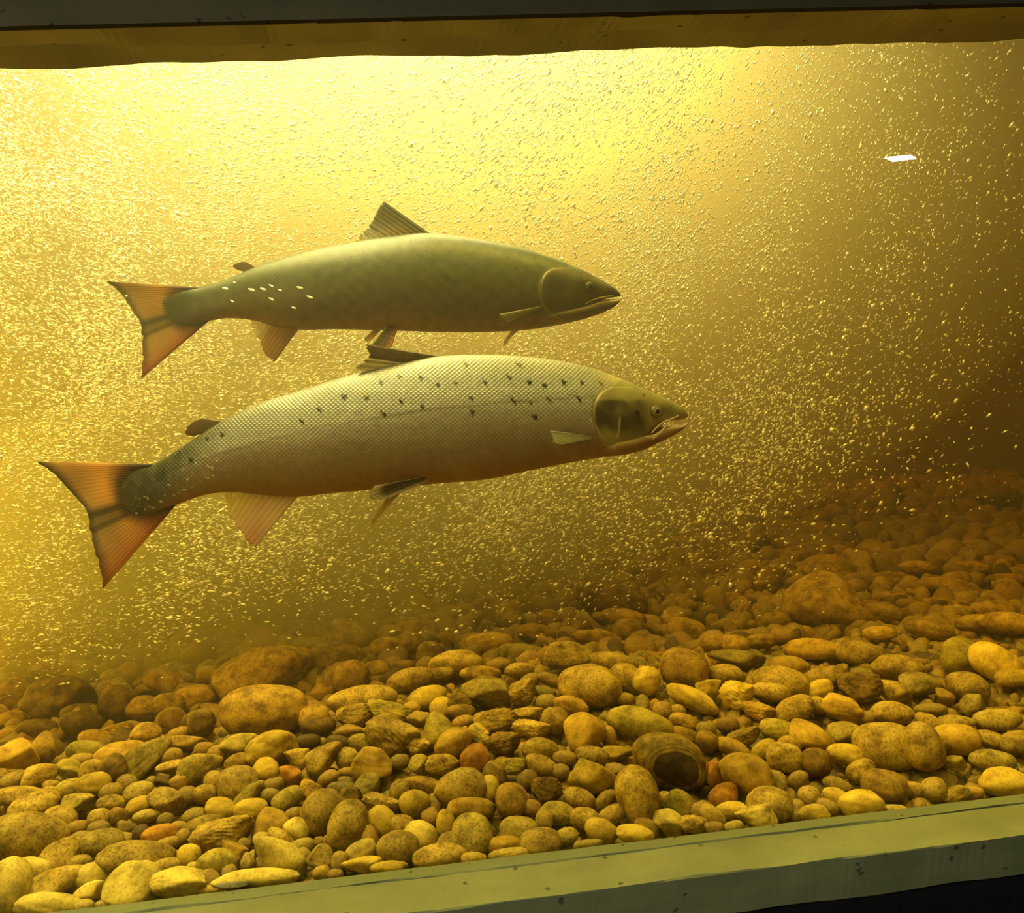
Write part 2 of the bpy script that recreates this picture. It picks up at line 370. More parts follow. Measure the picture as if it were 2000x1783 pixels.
# every stone one can pick out: x y w h tilt kind shape [landmark name]
TILES = [
 (0, 1380, .25, '''
220 1030 520 330 -5 t o|big speckled tan boulder cut by the left edge
40 1430 300 400 0 p o|tall cream boulder in the bottom left corner
420 1390 450 200 27 t s|long tan wedge stone leaning up to the right in the left corner
380 1560 420 170 0 p o
1040 1390 370 290 0 p a|large smooth cream boulder nearest the left end of the sill
1390 1400 420 240 0 p a
1060 1190 520 230 0 t o|wide flat tan slab behind the cream boulder
1290 1250 250 110 10 t o
720 1330 230 180 0 p o
690 1450 200 120 20 p s
660 1560 130 90 0 p o
840 1550 160 80 0 p o
250 1300 270 190 -10 p o
470 1160 300 190 28 t a
620 1225 170 110 15 y o
800 1060 280 170 10 g o
960 1050 160 110 0 t o
270 770 330 170 16 t o
160 690 310 120 5 t s
470 880 220 180 0 t o
600 770 200 150 0 g a
730 610 230 160 16 y o|smooth yellow oval pebble below the long leaning boulder
550 640 190 130 20 g o
1080 450 480 220 40 g a|long grey boulder leaning diagonally up to the right
990 600 140 120 0 t o
1080 670 200 140 12 g o
1300 740 270 170 -18 t a
870 755 190 110 5 t o
1090 780 200 130 20 o o
1150 855 190 90 10 p o
940 860 140 120 0 o a
770 880 150 140 0 t o
980 950 120 100 0 g a
1100 1000 110 130 10 d o
1250 1005 240 140 15 r o|small bright rust orange pebble low on the left
1310 1075 200 90 15 t o
1480 1160 160 140 0 y o
1340 1165 140 80 0 p o
1730 1010 430 220 12 t k|big cracked tan boulder with an orange edge
1590 930 280 130 15 t o
1520 855 170 110 15 g o
1730 800 220 150 -12 y o
1690 1220 260 180 10 v o
1810 1150 210 150 -25 b a
1860 610 280 250 10 t o|round tan boulder with a dark underside on the left
1665 590 130 150 0 t o
1600 685 160 130 0 t o
1460 700 150 130 0 t o
1400 590 130 120 0 o a
1280 590 120 90 0 d a
1180 590 70 80 0 g o
1560 490 310 210 12 g a
1870 300 260 150 5 p s
1880 430 220 120 10 b o
1330 490 180 110 20 t a
1340 390 150 120 0 t o
880 480 180 180 25 d o
710 500 150 150 0 t o
540 500 190 150 -30 v a
330 540 250 160 10 t a
100 580 200 120 28 t o
330 310 190 200 0 b c|brown cone shaped stone at the left
110 410 250 240 40 o a
670 340 240 130 0 v o
950 350 340 130 8 o a
640 430 170 110 0 t o
290 180 260 140 0 d o
90 110 190 120 0 b o
40 260 120 120 0 b o
630 130 270 170 0 d o
920 190 210 100 18 b k
1140 210 200 150 0 b o
1410 285 340 100 -3 b s|flat brown slab on the crest left of the largest yellow boulder
1570 130 180 190 20 d o
1400 220 170 100 15 b o
740 250 210 120 0 b o
1600 330 140 90 0 b o
1700 370 130 120 30 t o
1630 1340 150 120 15 t a
1790 1300 110 110 20 t o
1510 1270 110 90 0 p o
1940 1220 100 130 0 p a
1660 1430 190 70 8 y o
400 615 110 70 0 t o
390 660 100 70 0 y o
870 670 160 120 10 t o
600 950 150 100 20 b o
640 1045 160 120 0 g o
770 960 150 110 0 t o
1290 890 110 100 0 g o
1400 945 120 80 0 y o
1430 1020 110 110 0 t o'''),
 (450, 1380, .25, '''
370 1200 440 250 -27 p a|large pale granite boulder with a flat face near the sill
330 325 360 230 5 y a|largest smooth yellow boulder on the left of the crest
60 290 220 130 0 g o
270 500 185 175 0 y o
340 620 150 110 10 t o
160 805 230 145 10 y o
150 680 230 110 45 g s
450 720 230 140 30 g o
460 540 170 130 -20 r a
580 540 180 100 30 p a
720 840 300 330 -15 t o|larger of the two big smooth egg stones side by side
920 930 270 340 -18 t o|smaller greener egg stone leaning on its neighbour
740 420 270 200 20 t a
520 410 180 140 0 t a
910 400 160 140 5 g o
1110 460 270 230 -20 o a|heart shaped ochre stone below the craggy ridge
1020 290 180 130 0 g o
1250 240 390 260 -22 t k|big craggy tan rock in the middle of the crest
1450 295 170 140 -35 t k
1610 180 240 240 15 v c|smooth olive cone stone right of the craggy rock
1240 50 330 150 -12 v k
970 70 250 150 12 t k
690 155 240 120 8 d o
930 190 210 90 0 o a
600 275 180 100 8 d o
840 285 170 100 -10 d o
690 285 120 70 10 t o
650 60 210 170 20 b c
1320 435 140 110 18 g o
1480 455 160 140 0 g a
1660 460 240 150 3 t a
1740 285 280 190 35 o o
1910 410 210 190 30 r o
1480 90 170 110 22 t k
1820 120 160 90 12 o o
1920 220 150 150 -40 t k
1410 20 140 70 0 y o
1640 40 140 110 0 t o
1800 40 200 100 0 b o
1800 640 360 250 22 t o|large tan grey boulder right of the round yellow pebble
1440 765 220 190 0 y o|round yellow pebble in the middle foreground
1320 660 140 150 0 t o
1500 610 270 110 -5 b o
1180 900 220 190 -32 y o
1070 620 170 180 -20 g a
1180 765 280 130 -18 t k
770 570 160 120 22 t a
920 515 150 70 0 t o
920 590 150 70 -8 g o
870 640 210 90 0 g o
940 720 160 150 0 d k
630 665 190 130 -28 b k
300 920 280 220 25 o c|triangular tan stone left of the egg stones
500 840 140 90 15 t o
520 960 190 150 -25 p o
1560 870 120 130 15 o a
1680 915 130 180 0 y o
1880 800 340 150 -3 o o|long smooth orange yellow pebble lying flat in the foreground
1890 1010 280 290 0 g o|round dark speckled granite boulder under the long orange pebble
1480 1010 240 190 -20 p o
1310 1110 290 230 8 t o
1640 1170 380 170 8 t o
1720 1070 210 150 0 t o
1340 930 180 140 0 t o
1090 1030 150 130 -40 o a
1020 1130 220 140 28 p o
710 1180 160 170 -30 t a
850 1210 120 130 0 t o
1040 1240 300 110 5 y a
1240 1260 260 90 3 y o
560 1090 170 100 15 p o
250 1035 130 90 0 p o
400 1030 210 100 -28 t o
200 1345 580 130 4 p o|long pale stone lying against the glass left of centre
140 1210 110 150 0 p a
560 1180 130 130 0 t o
710 1300 120 90 10 y o
820 1310 110 70 0 t o
690 1050 90 60 0 o a
760 1060 70 90 0 g a
1900 1190 180 90 0 y o
310 690 130 90 0 g o
110 1080 100 90 0 g o'''),
 (900, 1230, .254, '''
220 100 330 140 0 o o
480 180 340 130 -5 v o
830 200 330 190 -5 t a|flat topped tan boulder at the back of the crest
1050 70 340 120 -3 b o
1180 250 330 130 -12 t o
990 430 430 280 0 t o|large round half dark boulder in the middle of the crest
1290 380 270 190 -28 t o
1430 390 180 190 -20 y o
1720 300 330 270 -12 b o|big dark round boulder right of centre on the crest
190 490 350 230 0 g a|big dark speckled granite boulder left of the half dark boulder
470 490 210 170 20 t k
150 340 280 110 0 b o
450 310 200 100 0 t o
290 270 180 90 0 b o
530 390 150 90 20 g o
680 380 160 90 -5 t a
640 480 170 80 -10 v o
660 560 150 110 5 g o
850 580 240 120 -10 o o
270 705 310 160 8 t k
490 645 270 80 3 t s
720 700 190 180 -10 t o
540 765 270 120 -10 t k
960 790 280 270 10 o s|bright ochre blocky stone in the middle of the gravel
1140 820 100 130 0 o o
1380 730 460 220 -18 v o|large olive grey oval boulder above the banded boulder
1260 530 140 80 -5 y o
1400 570 100 120 -20 g a
1780 530 370 140 -25 y o|long yellow green stone sloping down to the right
1550 615 130 110 0 t o
1670 625 110 90 0 t o
1720 710 210 110 -14 b o
1700 810 210 110 -15 b o
1890 860 150 140 -20 b o
1600 1010 500 350 -10 B o|big banded boulder with a dark round face
1360 1280 290 400 10 t o|tall tan boulder below the banded boulder
610 925 250 160 -8 t o
330 880 230 160 0 d k
145 830 200 100 -42 g k
30 850 90 180 0 o o
110 990 200 160 25 r o
260 1110 170 150 -35 t o
410 1050 200 110 0 v k
510 1150 150 120 25 t o
620 1050 240 140 -22 t o
770 1090 120 100 0 t o
800 990 170 100 -3 t o
1010 970 240 130 -5 t o
1220 960 240 110 -6 y a
1030 1160 340 210 -22 y a|angular yellow stone left of the tall tan boulder
1200 1070 180 80 -5 t a
660 1240 220 180 0 d k|dark red brown craggy stone above the sill
390 1310 220 220 -5 b o
220 1220 140 170 10 y o
550 1370 130 110 0 o o
910 1300 220 140 -20 t o
1110 1310 180 100 40 y o
1170 1420 220 120 25 t o
740 1410 260 150 -6 g o
950 1450 200 140 -10 t o
450 1550 270 190 0 g o
640 1470 120 130 0 y o
610 1640 290 190 8 t o
800 1595 190 110 25 g o
1080 1550 230 160 -22 y o
1340 1570 260 120 -6 y o
980 1655 210 70 5 p o
330 1660 300 120 3 o o
370 1725 280 80 5 p o
100 1760 190 80 0 p o
1430 1530 180 130 -20 b o
1590 1490 220 190 -20 p a
1690 1350 210 180 -40 v o
1570 1330 140 150 -30 t o
1780 1500 160 120 0 t a
1880 1390 140 120 -20 t o
1930 1110 120 160 0 r a'''),
 (1350, 1230, .325, '''
1170 700 340 240 -8 t o|largest smooth rounded boulder on the right
1390 700 200 240 20 t o
1590 660 240 160 -3 o o|orange topped round boulder at the right
330 870 280 210 -8 o o|round orange brown boulder right of the banded boulder
540 330 300 190 -8 t o|large pale tan boulder with a smaller stone before it
470 375 210 100 -8 t o
210 270 200 110 -5 t o
110 365 150 110 15 y a
270 400 180 160 -10 y k
400 490 180 100 -22 b k
220 570 120 80 0 b o
620 480 220 130 22 t o
760 455 130 90 -10 t o
910 480 210 140 -20 o a
1200 500 220 120 -3 t o
1060 530 80 70 0 t o
790 290 230 110 15 t o
770 360 150 100 18 y o
1020 350 230 160 0 d k
1210 380 200 130 -20 t a
1380 330 210 130 -3 g s
1660 340 210 150 -8 t o
1620 160 210 200 15 v o|left of the two tall rounded boulders at the right rear
1830 200 270 180 -32 y o|right of the two tall rounded boulders at the right rear
1940 290 180 90 5 y o
980 130 250 130 -8 t o
720 115 280 110 -3 o o
270 170 300 90 -8 g s
590 220 210 110 -4 o o
1240 225 260 130 -6 t o
520 600 190 110 -14 v o
730 650 250 140 -28 o s
930 615 180 110 2 g s
930 750 190 110 -5 y o|pale yellow oval pebble before the largest right boulder
310 650 200 90 15 t k
250 710 190 90 -22 b o
590 690 130 90 0 b o
440 720 150 90 28 y o
570 770 200 150 -15 t a
750 800 160 150 -10 d o
155 870 110 140 0 r a
520 910 95 110 0 p s
640 900 120 80 35 t o
195 1000 170 120 25 r o|rust orange stone under the orange brown boulder
470 1050 240 180 -8 t o
250 1085 180 90 2 y o
390 1130 210 120 8 p a|pale angular stone against the sill on the right
630 1090 100 120 0 t o
710 1010 120 120 0 t o
740 1110 160 100 8 y o
870 1010 140 100 -18 y o
880 935 150 80 -25 t o
1020 1045 230 140 5 y o|yellow oval boulder close to the sill on the right
1160 935 230 160 -5 b o
1020 850 160 110 20 t o
1210 1080 150 50 0 p o
820 1065 120 80 -15 t o
1330 960 120 80 0 o o
1460 960 130 120 15 t o
1560 805 150 80 5 p a
1600 990 150 90 5 t a
1680 980 130 70 0 o o
1810 785 220 110 -8 g o
1880 915 240 150 -3 y o|broad yellow stone by the sill at the right edge
1800 660 150 90 -15 t o
1950 690 150 110 -10 t o
1840 540 230 110 5 g o
1590 560 190 80 -5 g o
1430 560 150 90 -28 t o
1440 480 160 70 -5 g o
1530 400 90 90 0 o a
1690 450 120 110 0 g a
1960 640 150 60 8 t o
90 600 110 80 0 g o
90 660 130 90 -15 b o
50 1090 110 90 0 t o
130 1120 150 90 -40 t o
40 1165 120 90 0 t k
130 1195 120 70 5 t o
250 1185 120 60 8 p o'''),
 (0, 1180, .35, '''
1475 590 420 240 5 b o|big smooth brown boulder alone in the dark hollow on the left
1480 380 480 250 22 b s|very large dark boulder behind the dark hollow
1850 300 330 160 -8 b o
330 540 340 240 0 d a|big dark boulder in the shade at the far left
100 480 200 130 0 b c
800 580 160 120 0 b o
940 560 160 110 0 b o
1070 530 210 130 18 b o
920 440 210 110 -20 b o
640 550 160 170 -20 d o
1960 410 180 170 0 b o
1830 440 120 110 0 b a
1800 500 120 100 20 b o
1750 630 150 120 0 b o
1170 395 130 90 0 b o
240 375 130 80 0 b o
960 660 130 120 0 d o
1110 660 160 120 0 d o
40 570 130 100 0 d o
430 620 160 110 0 d o'''),
 (600, 1100, .35, '''
250 415 240 150 -18 b s
440 480 170 120 0 b o
350 305 160 90 0 b a
200 640 210 160 20 b a
310 770 340 150 8 t o|large tan slab stone behind the green black ridge rocks
570 650 230 110 12 t o
830 560 270 130 6 t o
720 625 180 70 12 t o
680 505 130 120 0 b o
570 450 150 110 0 b o
670 750 200 110 12 y o
745 805 110 100 30 y o
855 800 130 120 0 d a
580 810 90 60 0 y o
380 600 150 100 10 b o
1280 395 190 100 -5 b o
1490 355 170 90 12 b a
1350 310 130 90 0 b o
1790 370 160 110 0 b o
1770 310 230 100 -8 b o
690 150 170 100 5 b o
1130 190 260 110 0 b o
1400 160 150 90 0 b o
1700 200 360 160 -10 d o
600 350 170 90 5 b o
470 390 140 80 0 b o
660 330 140 80 10 b o'''),
 (1300, 920, .35, '''
900 720 440 280 -5 b c|big pyramid shaped boulder in the murk at the right rear
900 560 230 110 -8 b o
820 460 210 110 0 b o
1070 490 140 100 -10 b o
120 890 200 120 -12 b o
40 840 120 100 0 b o
280 960 160 90 0 b o
390 965 140 90 0 b o
1190 800 240 110 0 b o
1190 905 150 70 0 o o
1470 880 230 100 -12 b o
1830 780 220 100 0 b o
1890 850 240 110 0 b o
1620 790 160 80 0 b o
1740 850 200 90 0 b o
640 550 150 110 20 b o
740 620 120 70 0 b o
600 840 170 100 0 b o
650 920 120 70 0 b o
530 950 150 70 0 b o
1380 750 160 60 -10 b o
1250 710 160 70 0 b o
1550 640 250 80 -3 b o
1300 480 180 80 -5 b o
960 370 120 60 0 b o
840 340 100 60 0 b o
1550 390 130 60 0 b o
1740 150 360 130 0 b o
1400 540 180 70 0 b o
1700 540 170 70 0 b o
1250 600 180 70 0 b o
1380 650 160 60 0 b o
1900 610 180 70 0 b o
1240 340 150 60 0 b o
1700 330 180 70 0 b o
1450 460 120 60 0 b o
1650 450 140 60 0 b o
1850 470 150 60 0 b o''')]
ST, SMALL = [], []
for ox, oy, s, txt in TILES:
    for line in txt.strip().splitlines():
        a, _, land = line.partition('|')
        p = a.split()
        ST.append(dict(px=ox + float(p[0]) * s, py=oy + float(p[1]) * s, w=float(p[2]) * s, h=float(p[3]) * s, rot=float(p[4]), kind=p[5], sh=p[6], land=land.strip() or None))
# the 300 that show largest are stones of their own, the rest joins the gravel
_sz = sorted((s['w'] * s['h'] * (9 if s['land'] else 1) for s in ST), reverse=True)[299]
SMALL = [s for s in ST if s['w'] * s['h'] * (9 if s['land'] else 1) < _sz]
ALL = [s for s in ST if s not in SMALL] + SMALL
ST = ALL; n_own = len(ALL) - len(SMALL)
for s in ST: s['w'] *= 1.15; s['h'] *= 1.17
n = len(ST)
PX = np.array([s['px'] for s in ST]); PY = np.array([s['py'] for s in ST]); W = np.array([s['w'] for s in ST]); H = np.array([s['h'] for s in ST])
Dr = ray(PX, PY); T = np.full(n, 1.1)
for _ in range(60):                              # settle each stone on the bed along its line of sight
    p = CAM + Dr * T[:, None]
    zb = bed(p[:, 0], p[:, 1]) + 0.36 * H / FPX * T
    T = T + 0.5 * (zb - p[:, 2]) / np.where(Dr[:, 2] < -0.05, Dr[:, 2], -0.05)
    T = np.clip(T, 0.70, 3.2)
T0 = T.copy()
Rr = 0.44 * np.sqrt(W * H) / FPX
for it in range(80):                             # ease neighbours apart so that they touch instead of crossing
    P = CAM + Dr * T[:, None]; rad = Rr * T
    d = P[:, None] - P[None]; dist = np.sqrt((d ** 2).sum(-1)) + 1e-9
    ov = np.clip(0.92 * (rad[:, None] + rad[None]) - dist, 0, None); np.fill_diagonal(ov, 0)
    sgn = np.sign(T[:, None] - T[None]); sgn[sgn == 0] = 1
    push = (ov * sgn).sum(1) * 0.12
    T = np.clip(T + np.clip(push, -0.01, 0.01), T0 - 0.035, T0 + 0.045)
ymin = 0.012 + 0.30 * np.sqrt(W * H) / FPX * T
for i in range(n):                               # nothing pokes through the glass
    r_half = 0.42 * min(W[i], H[i]) / FPX * T[i]
    tmin = (0.75 + 0.006 + r_half) / Dr[i, 1]
    T[i] = max(T[i], tmin)
P = CAM + Dr * T[:, None]
for i, s in enumerate(ST):
    hw, hh = 0.5 * W[i] / FPX * T[i], 0.5 * H[i] / FPX * T[i]
    f = Dr[i] / np.linalg.norm(Dr[i])
    rt = MC[:, 0] - f * (MC[:, 0] @ f); rt /= np.linalg.norm(rt); up = np.cross(rt, f)
    a = math.radians(s['rot'])
    x = rt * math.cos(a) + up * math.sin(a); z = -rt * math.sin(a) + up * math.cos(a); y = f
    hd = 0.85 * min(hw, hh) + 0.15 * max(hw, hh)
    hd = min(hd, (P[i, 1] - 0.004) / max(0.3, abs(y[1])) )
    k = (i * 5 + 3) % len(PROTO[s['sh']])
    fl = 1 if (i * 7 // 3) % 2 or s['kind'] == 'B' else -1
    m3 = np.stack([x * hw * fl, y * hd * fl, z * hh], 1)
    if i < n_own:
        o = bpy.data.objects.new('stone', stone_mesh(s['sh'], k, s['kind'])); COL.objects.link(o)
        o.matrix_world = Matrix([[*m3[r], P[i, r]] for r in range(3)] + [[0, 0, 0, 1]])
        s['o'] = o
    s['m3'] = m3; s['P'] = P[i]; s['hd'] = hd
ST = ALL[:n_own]
# names and words for each stone
n = n_own; area_px = (W * H)[:n]
order = np.argsort(-area_px); rank = np.empty(n, int); rank[order] = np.arange(n)
lands = [i for i, s in enumerate(ST) if s['land']]
SHW = {'o': 'rounded', 'a': 'angular', 'c': 'pointed', 's': 'flat', 'k': 'craggy'}
sect = {}
for i, s in enumerate(ST):
    if s['land']: continue
    j = min(lands, key=lambda q: (PX[q] - PX[i]) ** 2 + (1.5 * (PY[q] - PY[i])) ** 2)
    a = math.degrees(math.atan2(-(PY[i] - PY[j]) * 1.3, PX[i] - PX[j])) % 360
    sec = ['right of', 'behind and right of', 'behind', 'behind and left of', 'left of', 'in front and left of', 'in front of', 'in front and right of'][int(((a + 22.5) % 360) // 45)]
    sect.setdefault((j, sec), []).append(((PX[i] - PX[j]) ** 2 + (PY[i] - PY[j]) ** 2, i))
ALIAS = {'big speckled': 'left edge boulder', 'tall cream': 'corner boulder', 'long tan wedge': 'tan wedge', 'large smooth cream': 'cream sill boulder',
 'wide flat tan': 'wide flat slab', 'smooth yellow oval': 'smooth yellow oval', 'long grey boulder': 'long leaning boulder', 'small bright rust': 'rust orange pebble',
 'big cracked': 'cracked tan boulder', 'round tan boulder with': 'dark bottomed round boulder', 'brown cone': 'brown cone', 'flat brown slab': 'flat brown slab',
 'large pale granite': 'flat faced granite boulder', 'largest smooth yellow': 'largest yellow boulder', 'larger of the two': 'larger egg stone', 'smaller greener': 'greener egg stone',
 'heart shaped': 'heart shaped stone', 'big craggy': 'craggy crest rock', 'smooth olive cone': 'olive cone', 'large tan grey': 'tan grey boulder', 'round yellow pebble in': 'round yellow pebble',
 'triangular tan': 'tan triangle', 'long smooth orange': 'long orange pebble', 'round dark speckled': 'speckled granite ball', 'long pale stone': 'long pale sill stone',
 'flat topped': 'flat topped boulder', 'large round half': 'half dark boulder', 'big dark round': 'dark crest boulder', 'big dark speckled': 'speckled granite boulder',
 'bright ochre': 'bright blocky stone', 'large olive grey': 'olive oval boulder', 'long yellow green': 'sloping yellow green stone', 'big banded': 'banded boulder', 'tall tan': 'tall tan boulder',
 'angular yellow': 'angular yellow stone', 'dark red brown': 'dark craggy stone', 'largest smooth rounded': 'largest right boulder', 'orange topped': 'orange topped boulder',
 'round orange brown': 'orange brown boulder', 'large pale tan': 'pale tan boulder', 'left of the two tall': 'left tall rear boulder', 'right of the two tall': 'right tall rear boulder',
 'pale yellow oval': 'pale yellow oval', 'rust orange stone': 'rust orange stone', 'pale angular': 'pale angular sill stone', 'yellow oval boulder': 'yellow sill oval', 'broad yellow': 'broad yellow edge stone',
 'big smooth brown': 'smooth brown hollow boulder', 'very large dark': 'very large dark boulder', 'big dark boulder in': 'shaded dark boulder', 'large tan slab': 'tan crest slab', 'big pyramid': 'pyramid boulder'}
used = set()
for (j, sec), lst in sorted(sect.items()):
    al = next(v for k, v in ALIAS.items() if ST[j]['land'].startswith(k))
    lst.sort()
    for k, (_, i) in enumerate(lst):
        s = ST[i]
        size = 'large' if rank[i] < 60 else 'medium' if rank[i] < 190 else 'small'
        asp = max(W[i], H[i]) / min(W[i], H[i])
        shp = SHW[s['sh']] if s['sh'] != 'o' else ('long' if asp > 2 else 'oval' if asp > 1.35 else 'round')
        s['land'] = f"{size} {shp} {KIND[s['kind']]} stone, {['next', 'second', 'third', 'fourth', 'fifth', 'sixth', 'seventh', 'eighth', 'ninth'][min(k, 8)]} {sec} the {al}"
for i, s in enumerate(ST):
    assert s['land'] not in used, s['land']
    used.add(s['land'])
    tag(s['o'], s['land'], 'stone', 'stones of the gravel bed')

# the countless small gravel between and behind them
def gravel():
    r = np.random.default_rng(5)
    pts = []
    def fill(m, xr, yr, rr, kinds, free):
        for _ in range(m):
            y = r.uniform(*yr); x = r.uniform(*xr) * (0.55 + 0.42 * (y + 0.75)) + 0.10 * (y + 0.75)
            q = r.uniform(*rr)
            z = float(bed(x, y)) - free * q
            if y - q < 0.008 or y + 1.4 * q > 2.38: continue
            pts.append((x, y, z, q, kinds[r.integers(len(kinds))]))
    fill(5200, (-1.0, 1.1), (0.010, 0.60), (0.006, 0.0135), 'ttgbobvbd', 1.35)
    fill(900, (-1.0, 1.1), (0.02, 0.60), (0.011, 0.018), 'ttgboyvb', 0.9)
    fill(1500, (-1.1, 1.1), (0.55, 1.2), (0.012, 0.030), 'btttdot', 0.1)
    fill(2300, (-1.1, 1.15), (1.0, 2.36), (0.018, 0.046), 'btttoot', 0.0)
    protos = [lump(V3, np.random.default_rng(900 + k), 'oaok'[k % 4]) for k in range(12)]
    q = np.array([p[:4] for p in pts]); m = len(q)
    A, B, C_ = r.normal(size=(3, m, 3))
    A /= np.linalg.norm(A, axis=1)[:, None]; B -= A * (A * B).sum(1)[:, None]; B /= np.linalg.norm(B, axis=1)[:, None]; C_ = np.cross(A, B)
    sx = q[:, 3] * r.uniform(0.9, 1.35, m); sy = q[:, 3] * r.uniform(0.75, 1.1, m); sz = q[:, 3] * r.uniform(0.6, 0.95, m)
    pid = r.integers(0, 12, m); nv = len(V3)
    L = np.array(protos)[pid]
    VV = L[:, :, 0:1] * (A * sx[:, None])[:, None] + L[:, :, 1:2] * (B * sy[:, None])[:, None] + L[:, :, 2:3] * (C_ * sz[:, None])[:, None] + q[:, None, :3]
    FF = (F3[None] + (np.arange(m) * nv)[:, None, None]).reshape(-1, 3)
    pal = {'t': (.46, .38, .23), 'g': (.38, .34, .23), 'b': (.43, .32, .15), 'o': (.52, .39, .16), 'y': (.60, .51, .22), 'v': (.35, .37, .19), 'p': (.58, .54, .38), 'd': (.14, .10, .06)}
    for s in SMALL:                                  # traced small stones
        VS = lump(V3, np.random.default_rng(int(s['px'] * 7 + s['py'])), s['sh']) @ s['m3'].T + s['P']
        VV = np.concatenate([VV, VS[None]])
    pts += [(0, 0, 0, 0, s['kind']) for s in SMALL]; m = len(pts)
    FF = (F3[None] + (np.arange(m) * nv)[:, None, None]).reshape(-1, 3)
    pal['r'] = (.44, .25, .09)
    c = np.array([pal[p[4]] for p in pts]) * np.array((.52, .43, .125)) * r.uniform(0.75, 1.2, m)[:, None]  # stain tint darkened so the shade in the gaps sits in the colour
    cc = np.repeat(c, nv, 0)
    mt, nt, out = new_mat('gravel_mix')
    vc = nd(nt, 'ShaderNodeVertexColor', layer_name='vert_tone'); tc = nd(nt, 'ShaderNodeTexCoord')
    n2 = nd(nt, 'ShaderNodeTexNoise', i_Scale=260.0, i_Detail=4.0); ln(nt, tc.outputs['Object'], n2.inputs['Vector'])
    sp = ramp(nt, n2.outputs[0], [(0.3, (0.6, 0.57, 0.5)), (0.5, (1, 1, 1)), (0.7, (1.2, 1.2, 1.15))])
    p_ = nd(nt, 'ShaderNodeBsdfPrincipled', i_Roughness=0.75); ln(nt, mixc(nt, 1.0, vc.outputs[0], sp, 'MULTIPLY'), p_.inputs['Base Color'])
    bp = nd(nt, 'ShaderNodeBump', i_Strength=0.4, i_Distance=0.002); ln(nt, n2.outputs[0], bp.inputs['Height']); ln(nt, bp.outputs[0], p_.inputs['Normal'])
    ln(nt, p_.outputs[0], out.inputs[0])
    o = mesh_obj('gravel', VV.reshape(-1, 3), FF, mt, cols=cc)
    tag(o, 'small mixed gravel filling the gaps between the bigger stones', 'gravel', kind='stuff')
gravel()

# ------------------------------------------------------------------ salmon
def curve(xs, ys):
    """Smooth curve through points (finite difference Hermite)."""
    xs = np.array(xs, float); ys = np.array(ys, float)
    d = np.diff(ys) / np.diff(xs); m = np.empty_like(ys)
    m[1:-1] = (d[:-1] * np.diff(xs)[1:] + d[1:] * np.diff(xs)[:-1]) / (xs[2:] - xs[:-2]); m[0], m[-1] = d[0], d[-1]
    def f(x):
        x = np.clip(np.asarray(x, float), xs[0], xs[-1]); i = np.clip(np.searchsorted(xs, x, 'right') - 1, 0, len(xs) - 2)
        h = xs[i + 1] - xs[i]; t = (x - xs[i]) / h
        return ((1 + 2 * t) * (1 - t) ** 2) * ys[i] + t * (1 - t) ** 2 * h * m[i] + t * t * (3 - 2 * t) * ys[i + 1] + t * t * (t - 1) * h * m[i + 1]
    return f
def resample(poly, k):
    p = np.array(poly, float); s = np.r_[0, np.cumsum(np.linalg.norm(np.diff(p, axis=0), axis=1))]; s /= s[-1]
    u = np.linspace(0, 1, k)
    return np.stack([curve(s, p[:, 0])(u), curve(s, p[:, 1])(u)], 1) if len(p) > 2 else np.stack([np.interp(u, s, p[:, 0]), np.interp(u, s, p[:, 1])], 1)
def seg_dist(px, py, x0, y0, x1, y1):
    dx, dy = x1 - x0, y1 - y0
    t = np.clip(((px - x0) * dx + (py - y0) * dy) / (dx * dx + dy * dy + 1e-9), 0, 1)
    return np.hypot(px - x0 - t * dx, py - y0 - t * dy)
def poly_dist(px, py, poly):
    return np.min([seg_dist(px, py, *poly[i], *poly[i + 1]) for i in range(len(poly) - 1)], 0)
def vnoise(px, py, f, seed):
    r = np.random.default_rng(seed); s = 0
    for _ in range(9):
        a = r.uniform(0, 6.28); k = f * r.uniform(0.6, 1.7); s = s + np.sin(px * k * math.cos(a) + py * k * math.sin(a) + r.uniform(0, 6.28))
    return s / 3.0
def lay(c, new, a):
    return c * (1 - a[..., None]) + np.array(new) * a[..., None]

